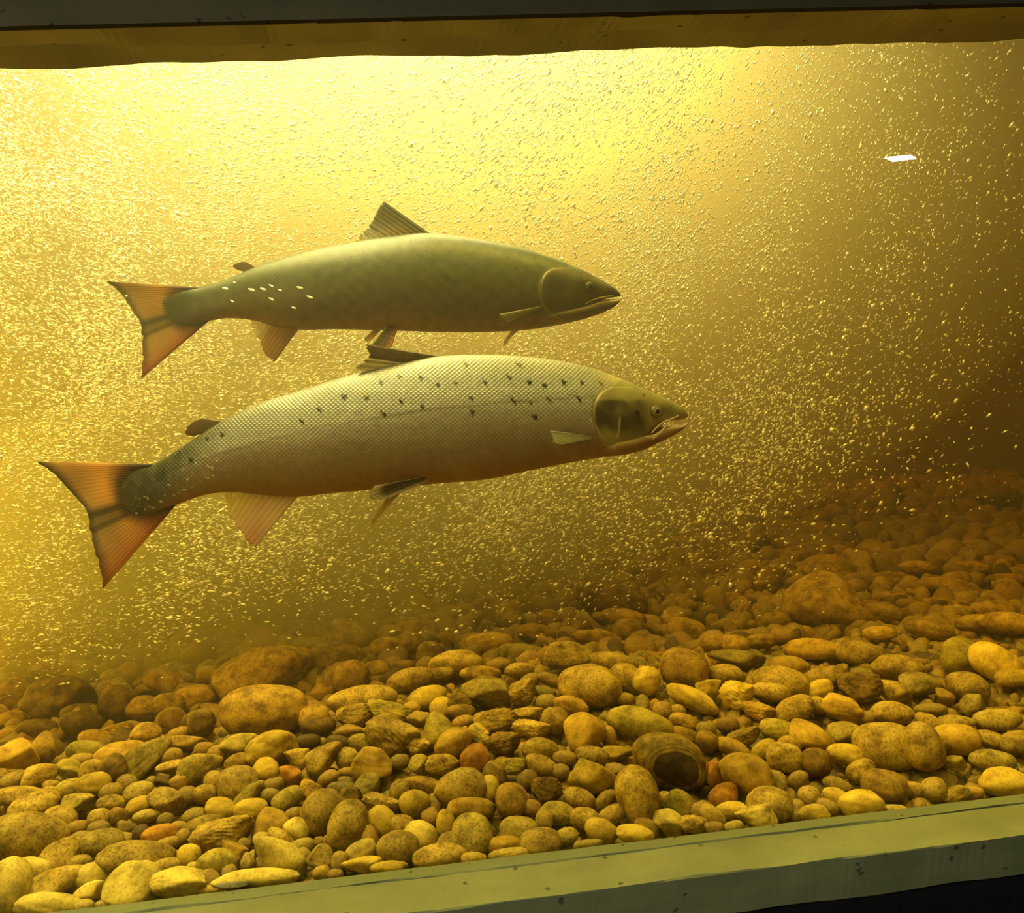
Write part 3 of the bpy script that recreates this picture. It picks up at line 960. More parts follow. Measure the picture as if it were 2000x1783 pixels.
def skin_material(name, sc):
    m, nt, out = new_mat(name)
    vc = nd(nt, 'ShaderNodeVertexColor', layer_name='vert_tone')
    uvn = nd(nt, 'ShaderNodeUVMap', uv_map='flank'); sp = nd(nt, 'ShaderNodeSeparateXYZ'); ln(nt, uvn.outputs[0], sp.inputs[0])
    a = mathn(nt, 'ADD', sp.outputs[0], sp.outputs[1]); b = mathn(nt, 'SUBTRACT', sp.outputs[0], sp.outputs[1])
    sa = mathn(nt, 'ABSOLUTE', mathn(nt, 'SINE', mathn(nt, 'MULTIPLY', a, math.pi)))
    sb = mathn(nt, 'ABSOLUTE', mathn(nt, 'SINE', mathn(nt, 'MULTIPLY', b, math.pi)))
    cell = mathn(nt, 'MULTIPLY', sa, sb)
    cv = ramp(nt, cell, [(0.0, (0.42, 0.40, 0.37)), (0.17, (0.88, 0.88, 0.87)), (0.6, (1.10, 1.10, 1.09))])
    nz = nd(nt, 'ShaderNodeTexNoise', i_Scale=0.55, i_Detail=3.0); ln(nt, uvn.outputs[0], nz.inputs['Vector'])
    amt = mathn(nt, 'MULTIPLY', vc.outputs['Alpha'], sc)
    c = mixc(nt, amt, vc.outputs[0], mixc(nt, 1.0, vc.outputs[0], cv, 'MULTIPLY'))
    c = mixc(nt, 0.35, c, mixc(nt, 1.0, c, ramp(nt, nz.outputs[0], [(0.3, (0.65, 0.65, 0.6)), (0.7, (1.25, 1.25, 1.2))]), 'MULTIPLY'))
    p = nd(nt, 'ShaderNodeBsdfPrincipled', i_Roughness=0.42); p.inputs['Specular IOR Level'].default_value = 0.45
    ln(nt, c, p.inputs['Base Color']); ln(nt, mathn(nt, 'MULTIPLY', amt, 0.25), p.inputs['Metallic'])
    bp = nd(nt, 'ShaderNodeBump', i_Distance=0.0012); ln(nt, mathn(nt, 'MULTIPLY', amt, 0.4), bp.inputs['Strength'])
    ln(nt, cell, bp.inputs['Height']); ln(nt, bp.outputs[0], p.inputs['Normal'])
    ln(nt, p.outputs[0], out.inputs[0])
    return m
def fin_material(name):
    m, nt, out = new_mat(name)
    vc = nd(nt, 'ShaderNodeVertexColor', layer_name='vert_tone')
    d = nd(nt, 'ShaderNodeBsdfPrincipled', i_Roughness=0.5); ln(nt, vc.outputs[0], d.inputs['Base Color'])
    t = nd(nt, 'ShaderNodeBsdfTranslucent'); ln(nt, vc.outputs[0], t.inputs[0])
    q = nd(nt, 'ShaderNodeBsdfTransparent')
    m1 = nd(nt, 'ShaderNodeMixShader'); m1.inputs[0].default_value = 0.58; ln(nt, d.outputs[0], m1.inputs[1]); ln(nt, t.outputs[0], m1.inputs[2])
    m2 = nd(nt, 'ShaderNodeMixShader'); ln(nt, vc.outputs['Alpha'], m2.inputs[0]); ln(nt, q.outputs[0], m2.inputs[1]); ln(nt, m1.outputs[0], m2.inputs[2])
    ln(nt, m2.outputs[0], out.inputs[0])
    return m
def plain(name, col, rough=0.4):
    m, nt, out = new_mat(name)
    p = nd(nt, 'ShaderNodeBsdfPrincipled', i_Roughness=rough); p.inputs['Base Color'].default_value = (*col, 1)
    ln(nt, p.outputs[0], out.inputs[0]); return m
def eye_material():
    m, nt, out = new_mat('eye_rings')
    vc = nd(nt, 'ShaderNodeVertexColor', layer_name='vert_tone')
    p = nd(nt, 'ShaderNodeBsdfPrincipled', i_Roughness=0.12); ln(nt, vc.outputs[0], p.inputs['Base Color']); ln(nt, p.outputs[0], out.inputs[0]); return m
M_fin = fin_material('fin_membrane'); M_eye = eye_material(); M_pupil = plain('pupil_black', (0.005, 0.005, 0.005), 0.1)

class Fish:
    def __init__(s, name, label, y0, yaw, bend, top, bot, x_end, x_tip, jaw, skin, colour, group):
        s.root = bpy.data.objects.new(name, None); COL.objects.link(s.root)
        tag(s.root, label, 'fish', group)
        s.y0, s.yaw, s.bend, s.x_end, s.x_tip, s.colour, s.skin = y0, yaw, bend, x_end, x_tip, colour, skin
        s.top = curve(*zip(*top)); s.bot = curve(*zip(*bot)); s.L = x_tip - x_end
        mid = (x_end + x_tip) / 2
        s.root.location = at_depth(mid, (s.top(mid) + s.bot(mid)) / 2, s.ym(mid))
        s.inv = -np.array(s.root.location)
        s.jaw = jaw
        s.body()
    def ym(s, px):
        u = (s.x_tip - np.asarray(px, float)) / (s.x_tip - s.x_end)
        return s.y0 + s.yaw * (u - 0.5) + s.bend * np.clip(u - 0.45, 0, 2) ** 2
    def thick(s, px):                                # half thickness in metres
        u = (s.x_tip - np.asarray(px, float)) / s.L
        k = np.interp(u, [0, .05, .15, .3, .55, .8, .93, 1.0], [.80, .70, .60, .58, .55, .48, .34, .05])
        hp = (s.bot(px) - s.top(px)) / 2
        return np.maximum(k * hp, 0.5) / FPX * (s.y0 + 0.75)
    def surf(s, px, py, off=0.0, side=1, vmax=0.999):
        """Point on the flank (side 1 = towards the window) off metres above the skin."""
        t, b = s.top(px), s.bot(px); v = np.clip((py - (t + b) / 2) / ((b - t) / 2), -vmax, vmax)
        P = at_depth(px, py, s.ym(px)); P[..., 1] -= side * (s.thick(px) * np.sqrt(1 - v * v) + off)
        return P
    def add(s, name, P, Fc, mat, cols=None, uv=None, parent=None, label=None, smooth=True):
        par = parent or s.root
        o = mesh_obj(name, P.reshape(-1, 3) + s.inv, Fc, mat, parent=par, smooth=smooth, cols=cols, uv=uv)
        if label: o['label'] = label
        return o
    def loft(s, xs, top, bot, thick, nth=144):
        th = np.linspace(0, 2 * np.pi, nth, endpoint=False)
        X = xs[:, None] + 0 * th; t, b = top(xs)[:, None], bot(xs)[:, None]
        Yp = (t + b) / 2 + (b - t) / 2 * np.sin(th)
        P = at_depth(X, Yp, s.ym(X)); P[..., 1] -= thick(xs)[:, None] * np.cos(th)
        m = len(xs); I = np.arange(m * nth).reshape(m, nth); J = np.roll(I, -1, 1)
        Fq = np.stack([I[:-1], J[:-1], J[1:], I[1:]], -1).reshape(-1, 4)
        return P.reshape(-1, 3), X.ravel(), Yp.ravel(), Fq, [I[0][::-1].tolist(), I[-1].tolist()]
    def body(s):
        xs = np.unique(np.r_[np.linspace(s.x_end, s.x_end + 20, 12), np.arange(s.x_end + 20, s.x_tip - 30, 2.4), np.linspace(s.x_tip - 30, s.x_tip, 24)])
        V1, X1, Y1, F1, C1 = s.loft(xs, s.top, s.bot, s.thick)
        jt, jb = curve(*zip(*s.jaw[0])), curve(*zip(*s.jaw[1])); x0, x1 = s.jaw[0][0][0], s.jaw[0][-1][0]
        xj = np.linspace(x0, x1, 60)
        jth = lambda q: s.thick(np.minimum(q, s.x_tip - 25)) * np.interp(q, [x0, x0 + 30, x1 - 30, x1 - 8, x1], [.6, .85, .92, .8, .45])
        V2, X2, Y2, F2, C2 = s.loft(xj, jt, jb, jth, 64)
        nV = len(V1)
        V = np.r_[V1, V2]; X = np.r_[X1, X2]; Yy = np.r_[Y1, Y2]
        Fc = F1.tolist() + C1 + (F2 + nV).tolist() + [[i + nV for i in c] for c in C2]
        t, b = s.top(X), s.bot(X); v = (Yy - (t + b) / 2) / ((b - t) / 2 + 1e-6)
        col = s.colour(X, Yy, np.clip(v, -1, 1.6), s)
        s.add('body', V, Fc, s.skin, cols=col, uv=np.stack([X / 9.2, Yy / 8.0], 1))
    def fin(s, name, roots, tips, colour, side=0, root_off=0.0, tip_off=0.0, thick=(0.0035, 0.0008), rays=14, ragged=1.5, ns=90, nt=22, seed=1, curl=0.0, label=None):
        r = np.random.default_rng(seed)
        A = resample(roots, ns); B = resample(tips, ns)
        rag = np.interp(np.linspace(0, 1, ns), np.linspace(0, 1, 40), r.normal(0, ragged, 40))
        dB = B - A; B = B + dB / (np.linalg.norm(dB, axis=1)[:, None] + 1e-6) * rag[:, None]
        t = np.linspace(0, 1, nt); Q = A[:, None] * (1 - t)[None, :, None] + B[:, None] * t[None, :, None]
        px, py = Q[..., 0], Q[..., 1]
        su = np.linspace(0, 1, ns)[:, None]
        y = s.ym(A[:, 0])[:, None] + 0 * t
        if side:
            tt, bb = s.top(A[:, 0]), s.bot(A[:, 0]); vv = np.clip((A[:, 1] - (tt + bb) / 2) / ((bb - tt) / 2), -1, 1)
            y = y - side * (s.thick(A[:, 0]) * np.sqrt(1 - vv * vv))[:, None]
        else:
            y = s.ym(px)
        y = y + root_off + (tip_off - root_off) * t ** 1.2 + curl * np.sin(su * np.pi * 1.5 + 0.4) * t ** 1.5
        ray_ = np.abs(np.sin(su * rays * np.pi)) ** 0.6
        th = (thick[0] * (1 - t) + thick[1] * t)[None] * (0.55 + 0.45 * ray_) * np.clip(np.minimum(su, 1 - su) * 25, 0.25, 1)
        Pm = at_depth(px, py, y); Pa, Pb = Pm.copy(), Pm.copy(); Pa[..., 1] -= th / 2; Pb[..., 1] += th / 2
        N = ns * nt; I = np.arange(N).reshape(ns, nt)
        f1 = np.stack([I[:-1, :-1], I[:-1, 1:], I[1:, 1:], I[1:, :-1]], -1).reshape(-1, 4); f2 = f1[:, ::-1] + N
        ring = np.r_[I[:, 0], I[-1, 1:], I[-2::-1, -1], I[0, -2:0:-1]]; r2 = np.roll(ring, -1)
        f3 = np.stack([ring, r2, r2 + N, ring + N], -1)
        c = colour(su + 0 * t, t + 0 * su, px, py, ray_ + 0 * t)
        c = c.reshape(N, 4)
        return s.add(name, np.r_[Pa.reshape(-1, 3), Pb.reshape(-1, 3)], np.r_[f1, f2, f3], M_fin, cols=np.r_[c, c], label=label)
    def cover(s, back, front, rise, side=1):
        """Gill cover: a curved plate lying on the cheek, free along its rear edge."""
        ny_, nx_ = 60, 50
        Bk, Fr = resample(back, ny_), resample(front, ny_)
        q = np.linspace(0, 1, nx_); Q = Bk[:, None] * (1 - q)[None, :, None] + Fr[:, None] * q[None, :, None]
        prof = np.interp(q, [0, .04, .12, .35, .75, 1], [0.25, 0.85, 1.0, 0.8, 0.35, -0.25])
        ed = np.sin(np.linspace(0.12, np.pi - 0.02, ny_)) ** 0.5
        off = rise * prof[None] * ed[:, None]
        P = s.surf(Q[..., 0], Q[..., 1], off, side); Pin = s.surf(Q[..., 0], Q[..., 1], -0.002 + 0 * off, side)
        N = ny_ * nx_; I = np.arange(N).reshape(ny_, nx_)
        f1 = np.stack([I[:-1, :-1], I[:-1, 1:], I[1:, 1:], I[1:, :-1]], -1).reshape(-1, 4)
        ring = np.r_[I[:, 0], I[-1, 1:], I[-2::-1, -1], I[0, -2:0:-1]]; r2 = np.roll(ring, -1)
        f3 = np.stack([ring, r2, r2 + N, ring + N], -1)
        px, py = Q[..., 0].ravel(), Q[..., 1].ravel(); t, b = s.top(px), s.bot(px)
        c = s.colour(px, py, (py - (t + b) / 2) / ((b - t) / 2), s); c[:, 3] = 0
        return s.add('gill_cover', np.r_[P.reshape(-1, 3), Pin.reshape(-1, 3)], np.r_[f1, f1[:, ::-1] + N, f3], s.skin, cols=np.r_[c, c], uv=np.zeros((2 * N, 2)))
    def tube(s, name, path, rad, col, off, side=1, label=None, flat=0.7):
        p = resample(path, 40); n_ = 12; k = len(p)
        rr = np.interp(np.linspace(0, 1, k), np.linspace(0, 1, len(rad)), rad)
        d = np.gradient(p, axis=0); d /= np.linalg.norm(d, axis=1)[:, None]; nv = np.stack([-d[:, 1], d[:, 0]], 1)
        th = np.linspace(0, 2 * np.pi, n_, endpoint=False)
        Q = p[:, None] + nv[:, None] * (rr[:, None] * np.cos(th))[..., None]
        sc = (s.y0 + 0.75) / FPX
        P = s.surf(Q[..., 0], Q[..., 1], 0, side, .72); P[..., 1] -= side * (off + rr[:, None] * np.sin(th) * flat * sc)
        I = np.arange(k * n_).reshape(k, n_); J = np.roll(I, -1, 1)
        Fc = np.stack([I[:-1], J[:-1], J[1:], I[1:]], -1).reshape(-1, 4).tolist() + [I[0][::-1].tolist(), I[-1].tolist()]
        return s.add(name, P, Fc, col, label=label)
    def eye(s, px, py, r, ringc, side=1):
        nr, na = 26, 48; c0 = s.surf(np.array(px), np.array(py), 0.0, side); sc = (s.y0 + 0.75) / FPX
        q = np.linspace(0, 1, nr); a = np.linspace(0, 2 * np.pi, na, endpoint=False)
        x = (q[:, None] * np.cos(a)); z = (q[:, None] * np.sin(a)); h = np.sqrt(np.clip(1 - q ** 2, 0, 1)) * 0.45
        P = np.stack([x * r * sc, -side * (h[:, None] * r * sc + 0.0006) + 0 * x, z * r * sc], -1) + c0
        # tilt with the head: follow the skin under the rim
        rim = s.surf(px + x * r, py - z * r, 0, side); P[..., 1] = rim[..., 1] - side * (h[:, None] * r * sc * 0.8 + 0.0004)
        I = np.arange(nr * na).reshape(nr, na); J = np.roll(I, -1, 1)
        Fq = np.stack([I[:-1], I[1:], J[1:], J[:-1]], -1).reshape(-1, 4)
        cs = np.array(ringc, float); cq = np.stack([np.interp(q, cs[:, 0], cs[:, k]) for k in (1, 2, 3)], 1)
        e = s.add('eye', P, Fq[:, ::-1] if side > 0 else Fq, M_eye, cols=np.repeat(cq, na, 0))
        qq = q * 0.36; hx = np.sqrt(1 - q ** 2) * 0.10
        x = (qq[:, None] * np.cos(a)); z = (qq[:, None] * np.sin(a))
        rim = s.surf(px + x * r, py - z * r, 0, side); Pp = np.stack([x * r * sc + c0[0], rim[..., 1] - side * (0.36 * r * sc + hx[:, None] * r * sc + 0.0009), z * r * sc + c0[2]], -1)
        s.add('pupil', Pp, Fq[:, ::-1] if side > 0 else Fq, M_pupil, parent=e)

# ---- nearer salmon
SPOT1 = [(650 + .375 * a, 620 + .375 * b) for a, b in ((350, 315), (460, 320), (260, 345), (545, 360), (635, 350), (780, 345), (690, 255), (905, 320), (1005, 345), (1080, 360), (1180, 345), (1275, 345), (1375, 350), (960, 255), (190, 425), (70, 420), (365, 445), (470, 465), (710, 425), (925, 440), (1010, 450), (1105, 435), (1255, 430), (275, 505), (715, 495), (1030, 520))]
SPOT1 += [(441, 849), (410, 857), (380, 897), (598, 823), (631, 801), (679, 776), (354, 884)]
GILL1 = [(1186, 757), (1170, 764), (1157, 776), (1149, 793), (1147, 812), (1150, 828), (1158, 845), (1172, 862), (1190, 872), (1212, 877)]
LAT1 = [(300, 930), (400, 896), (520, 862), (650, 830), (760, 812), (845, 800), (960, 789), (1060, 781), (1150, 776)]
def col_front(px, py, v, s):
    vs = np.array([-1, -.8, -.55, -.25, .1, .45, .75, 1.0, 1.6])
    tab = np.array([(.22, .21, .13), (.31, .32, .22), (.46, .49, .39), (.62, .64, .55), (.52, .48, .42), (.37, .29, .21), (.38, .24, .12), (.44, .21, .07), (.44, .21, .07)]) * np.array((.66, .655, .75))  # orange belly mixes spawning colour with gravel bounce light put into the tone
    vv = v + 0.05 * vnoise(px, py, 0.03, 1)
    c = np.stack([np.interp(vv, vs, tab[:, k]) for k in range(3)], -1)
    al = np.interp(v, [-1, -.85, -.3, .3, .6, .9], [.5, .9, 1, .6, .3, .1]) * np.interp(px, [225, 260, 330], [.2, .6, 1])
    u = np.interp(px, [470, 900], [1, 0]) * np.clip(1 - np.abs(v - 0.15) / .35, 0, 1)
    c = lay(c, (.22, .16, .135), 0.65 * u)                                              # mauve band toward the tail
    c = lay(c, (.20, .18, .13), 0.75 * np.exp(-(poly_dist(px, py, LAT1) / 2.0) ** 2))  # lateral line
    c = lay(c, (.36, .26, .20), 0.3 * np.clip(vnoise(px, py, .045, 9) - .6, 0, 1) * (v > 0))
    tail = np.clip((392 - px + 0.7 * (940 - py)) / 75, 0, 1) * np.clip(1 + .2 * vnoise(px, py, .15, 4), 0.9, 1)
    c = lay(c, (.035, .040, .020), tail * .97)
    silver_specks = np.clip(vnoise(px, py, .55, 5) - 1.15, 0, .4) * 2 * ((px > 255) & (px < 450) & (np.abs(v - .35 + (px - 330) / 500) < .42))  # silvery specks on the dark tail base
    c = lay(c, (.85, .85, .72), silver_specks)
    for k, (x, y) in enumerate(SPOT1):
        r = np.random.default_rng(k + 40); a = r.uniform(.5, 1.2); L = r.uniform(3.5, 5.6)
        d = np.minimum(seg_dist(px, py, x - L * math.cos(a), y - L * math.sin(a), x + L * math.cos(a), y + L * math.sin(a)),
                       seg_dist(px, py, x + L * .8 * math.sin(a + .3), y - L * .8 * math.cos(a + .3), x - L * .3 * math.sin(a), y + L * .6 * math.cos(a)))
        c = lay(c, (.012, .014, .008), np.clip(2.3 - d, 0, 1))
    c = lay(c, (.30, .26, .08), .7 * np.clip(1.2 - np.hypot((px - 716) / 9, (py - 765) / 16), 0, 1))
    # head
    gx_ = np.interp(py, [740, 757, 764, 776, 793, 812, 828, 845, 862, 872, 900], [1215, 1186, 1170, 1157, 1149, 1147, 1150, 1158, 1172, 1190, 1215])
    hd = np.clip((px - gx_) / 3 + .5, 0, 1); crown = np.clip((px - 1130 - (760 - py) * 0.5) / 60, 0, 1) * (v < -.2)
    al = al * (1 - hd) * (1 - .8 * crown)
    c = lay(c, (.30, .26, .10), .75 * crown)
    hv = np.stack([np.interp(v, [-1, -.5, -.2, .1, .4, .62, .72, .85, 1, 1.6], q) for q in ((.24, .38, .40, .36, .40, .46, .48, .40, .34, .34), (.22, .34, .35, .30, .34, .38, .33, .21, .16, .16), (.10, .10, .12, .12, .15, .18, .14, .08, .06, .06))], -1)
    c = c * (1 - hd[..., None]) + hv * .60 * (1 + .12 * vnoise(px, py, .10, 12))[..., None] * hd[..., None]
    dk = np.clip((px - 1148) / 4, 0, 1) * np.clip((1262 - px) / 20, 0, 1) * np.clip((py - 779 - 3 * vnoise(px, py, .12, 2)) / 5, 0, 1) * np.clip((852 - .10 * (1200 - px) - py + 7 * vnoise(px, py, .11, 3)) / 14, 0, 1)
    c = lay(c, (.055, .040, .022), hd * dk * np.clip(.86 + .22 * vnoise(px, py, .16, 6), 0.25, 1))
    c = lay(c, (.13, .105, .06), hd * .8 * np.clip(1.3 - np.hypot((px - 1290) / 22, (py - 801) / 9), 0, 1))
    c = lay(c, (.15, .13, .07), hd * .7 * np.clip(1.25 - np.hypot((px - 1275) / 17, (py - 806) / 15), 0, 1))
    c = lay(c, (.52, .47, .26), .75 * hd * np.exp(-(poly_dist(px, py, [(1199, 816), (1198, 834), (1196, 852)]) / 1.5) ** 2))
    c = lay(c, (.62, .56, .30), .85 * np.exp(-(poly_dist(px, py, [(1143, 818), (1151, 832), (1160, 848), (1173, 864), (1192, 873)]) / 2.6) ** 2))
    c = lay(c, (.15, .11, .05), .8 * np.exp(-(poly_dist(px, py, [(x - 1, y) for x, y in GILL1]) / 1.7) ** 2))
    c = lay(c, (.01, .01, .008), np.clip(4.6 - np.hypot((px - 1235), (py - 807) * .8), 0, 1))
    c = lay(c, (.05, .045, .02), np.clip(3.2 - np.hypot((px - 1251), (py - 773)), 0, 1))
    c = lay(c, (.66, .54, .45), .9 * np.clip(1 - np.abs(py - np.interp(px, [1262, 1300, 1342], [858, 836, 830]) - 0) / 4, 0, 1) * (px > 1268) * (py > np.interp(px, [1262, 1300, 1342], [846, 829, 825])))
    c = lay(c, (.30, .14, .07), .9 * np.clip(1 - np.abs(py - np.interp(px, [1300, 1342], [822, 813])) / 4, 0, 1) * (px > 1305))
    c = lay(c, (.03, .02, .015), np.clip(2.2 - np.hypot(px - 1306, py - 795), 0, 1))
    return np.concatenate([np.clip(c, 0.004, .95), np.clip(al, 0, 1)[..., None]], -1)
TOP1 = [(226, 934), (245, 921), (270, 913), (297, 907), (347, 878), (403, 841), (443, 817), (502, 789), (584, 763), (650, 742), (762, 714), (856, 696), (950, 692.5), (1044, 698), (1100, 706), (1156, 719), (1212, 740), (1257, 759), (1295, 776), (1321, 788), (1336, 799), (1343, 809)]
BOT1 = [(226, 985), (245, 1003), (270, 1010), (297, 1004), (347, 985), (403, 966), (443, 961), (502, 965), (581, 970), (650, 963), (762, 953), (856, 944), (950, 936), (1044, 917), (1100, 906), (1156, 896), (1190, 890), (1217, 884), (1245, 868), (1270, 846), (1295, 827), (1315, 821), (1332, 819), (1343, 814)]
JAW1 = ([(1170, 850), (1230, 846), (1268, 842), (1298, 832.5), (1321, 831), (1336, 827), (1341, 827)], [(1170, 892), (1217, 888.5), (1256, 878.5), (1282, 867), (1308, 854), (1325, 844.5), (1336, 836), (1341, 830)])
f1 = Fish('salmon', 'nearer silvery spotted salmon with a rust orange tail swimming below the other', 0.17, 0.03, 0.10, TOP1, BOT1, 226, 1343, JAW1, skin_material('silver_scales', 1.0), col_front, 'salmon in the tank')
def fc(*stops):
    s_ = np.array([q[0] for q in stops]); c_ = np.array([q[1] for q in stops])
    return lambda x: np.stack([np.interp(x, s_, c_[:, k]) for k in range(c_.shape[1])], -1)
def tail_col(dark):
    def f(s, t, px, py, ray_):
        a = fc((0, (.04, .04, .022)), (.10, (.07, .055, .025)), (.24, (.26, .13, .04)), (.42, (.72, .44, .12)), (.85, (.66, .46, .19)), (.97, (.20, .16, .09)), (1, (.14, .11, .07)))(t) * dark
        c = lay(a, (.46, .12, .06), .55 * np.clip((s - .72) / .25, 0, 1) * (t > .15))
        c = lay(c, (.05, .045, .03), .75 * (np.exp(-((s - .50) / .035) ** 2) * np.clip(t * 3, 0, 1) + .8 * np.exp(-((s - .61) / .028) ** 2) * np.clip(t * 3, 0, 1) + .55 * np.exp(-((s - .555) / .05) ** 2)))
        c = c * (.72 + .28 * ray_)[..., None] * (1 + .12 * vnoise(px, py, .06, 3))[..., None]
        return np.concatenate([np.clip(c, .004, .9), np.full(s.shape + (1,), .97)], -1)
    return f
f1.fin('tail_fin', [(312, 906), (288, 914), (266, 930), (258, 957), (264, 982), (288, 992), (318, 987), (358, 970)], [(71, 901), (106, 925), (139, 961), (166, 993), (174, 1015), (176, 1040), (187, 1077), (198, 1116), (201, 1150)], tail_col(1.0), thick=(.007, .0012), rays=30, ragged=1.3, curl=.008, label='rust orange forked tail fin with a dark base')
def dors1(s, t, px, py, ray_):
    c = fc((0, (.22, .18, .11)), (.33, (.16, .12, .07)), (.47, (.12, .09, .055)), (.52, (.66, .58, .46)), (.58, (.22, .18, .11)), (.68, (.46, .42, .26)), (.8, (.30, .26, .14)), (1, (.50, .45, .27)))(s + .05 * vnoise(px, py, .05, 8))
    c = c * (.75 + .25 * ray_)[..., None]; return np.concatenate([c, np.full(s.shape + (1,), .95)], -1)
f1.fin('dorsal_fin', [(868, 697), (835, 700), (800, 707), (765, 715), (720, 727)], [(716, 672), (717, 681), (722, 692), (712, 706), (691, 722)], dors1, tip_off=-.012, rays=12, ragged=2.0, thick=(.006, .001), label='folded brown dorsal fin with a pale streak')
def adip(s, t, px, py, ray_):
    c = fc((0, (.17, .12, .06)), (1, (.24, .16, .07)))(t); return np.concatenate([c, np.full(s.shape + (1,), 1.0)], -1)
f1.fin('adipose_fin', [(436, 823), (425, 829), (414, 836), (404, 843)], [(402, 817), (384, 821), (366, 835), (362, 846), (378, 852)], adip, thick=(.007, .003), rays=0.4, ragged=.3)
def anal1(s, t, px, py, ray_):
    c = fc((0, (.86, .74, .66)), (.35, (.82, .66, .58)), (.6, (.76, .64, .44)), (.8, (.66, .56, .22)), (1, (.6, .5, .14)))(s)
    c = lay(c, (.62, .30, .24), .55 * np.clip((t - .45) / .4, 0, 1) * (s < .45) * np.exp(-((s - .15) / .2) ** 2))
    c = c * (.70 + .30 * ray_)[..., None]; a = np.interp(s, [0, .55, .75, 1], [1, .95, .6, .35]); return np.concatenate([c, a[..., None]], -1)
f1.fin('anal_fin', [(583, 968), (550, 968), (515, 965), (480, 962), (441, 959)], [(500, 1068), (488, 1060), (474, 1042), (456, 1016), (440, 984)], anal1, rays=11, ragged=2.2, thick=(.005, .0009), tip_off=-.008, label='pale pink anal fin')
def pelv1(s, t, px, py, ray_):
    c = fc((0, (.40, .36, .24)), (.2, (.14, .11, .06)), (.55, (.20, .15, .09)), (.72, (.70, .58, .46)), (1, (.74, .62, .50)))(s)
    c = lay(c, (.66, .60, .46), .9 * np.clip((t - .74) / .12, 0, 1)); c = c * (.55 + .45 * ray_)[..., None] if True else c
    return np.concatenate([c, np.full(s.shape + (1,), .97)], -1)
f1.fin('pelvic_fin', [(826, 931), (830, 933), (836, 936), (840, 938)], [(732, 948), (723, 960), (722, 972), (735, 977), (760, 972)], pelv1, side=1, tip_off=-.03, rays=8, ragged=1.0, thick=(.005, .001), label='white edged pelvic fin')
def far_fin(s, t, px, py, ray_):
    c = fc((0, (.56, .36, .10)), (1, (.46, .34, .10)))(s); return np.concatenate([c * (.7 + .3 * ray_)[..., None], np.interp(t, [0, 1], [.9, .55])[..., None]], -1)
f1.fin('pelvic_fin', [(790, 955), (778, 957), (765, 958)], [(730, 1020), (725, 1030), (728, 1010)], far_fin, side=-1, tip_off=.02, rays=6, ragged=1.0, thick=(.004, .0008))
def pect1(s, t, px, py, ray_):
    c = fc((0, (.30, .30, .20)), (.15, (.62, .64, .48)), (.6, (.76, .76, .60)), (1, (.62, .58, .42)))(s); return np.concatenate([c * (.8 + .2 * ray_)[..., None], np.full(s.shape + (1,), 1.0)], -1)
f1.fin('pectoral_fin', [(1155, 851), (1155, 854), (1153, 858)], [(1073, 840), (1079, 852), (1082, 864), (1097, 868)], pect1, side=1, tip_off=-.020, root_off=-.001, rays=9, ragged=1.5, thick=(.005, .0012), label='whitish pectoral fin lying back along the flank')
f1.fin('pectoral_fin', [(1150, 875), (1148, 878), (1145, 880)], [(1085, 893), (1080, 900), (1090, 903)], far_fin, side=-1, tip_off=.015, rays=6, ragged=.8, thick=(.004, .001))
FR1 = [(1236, 757), (1248, 775), (1252, 795), (1253, 815), (1252, 835), (1247, 852), (1238, 864), (1228, 873), (1222, 877), (1218, 879)]
RING = ((0, .02, .02, .015), (.36, .02, .02, .015), (.40, .42, .40, .28), (.50, .36, .34, .22), (.56, .10, .09, .06), (.72, .20, .18, .11), (.86, .13, .12, .08), (1, .07, .065, .045))
M_lip = plain('pale_lip', (.60, .50, .38), .45); M_lip_dark = plain('dim_lip', (.30, .24, .12), .5)
for sd in (1, -1):
    f1.cover(GILL1, FR1, .0026, sd)
    f1.eye(1275.5, 804, 12.5, RING, sd)
    f1.tube('upper_jaw_bone', [(1322, 812), (1308, 818), (1292, 824), (1278, 834), (1266, 845)], [1.4, 2.2, 2.4, 2.4, 1.4], M_lip, .0016, sd, label='pale jaw bone along the mouth')
    f1.tube('lip_fold', [(1300, 826), (1291, 838), (1280, 847), (1266, 852), (1252, 853)], [1.5, 2.8, 2.9, 2.4, 1.2], M_lip, .0020, sd)

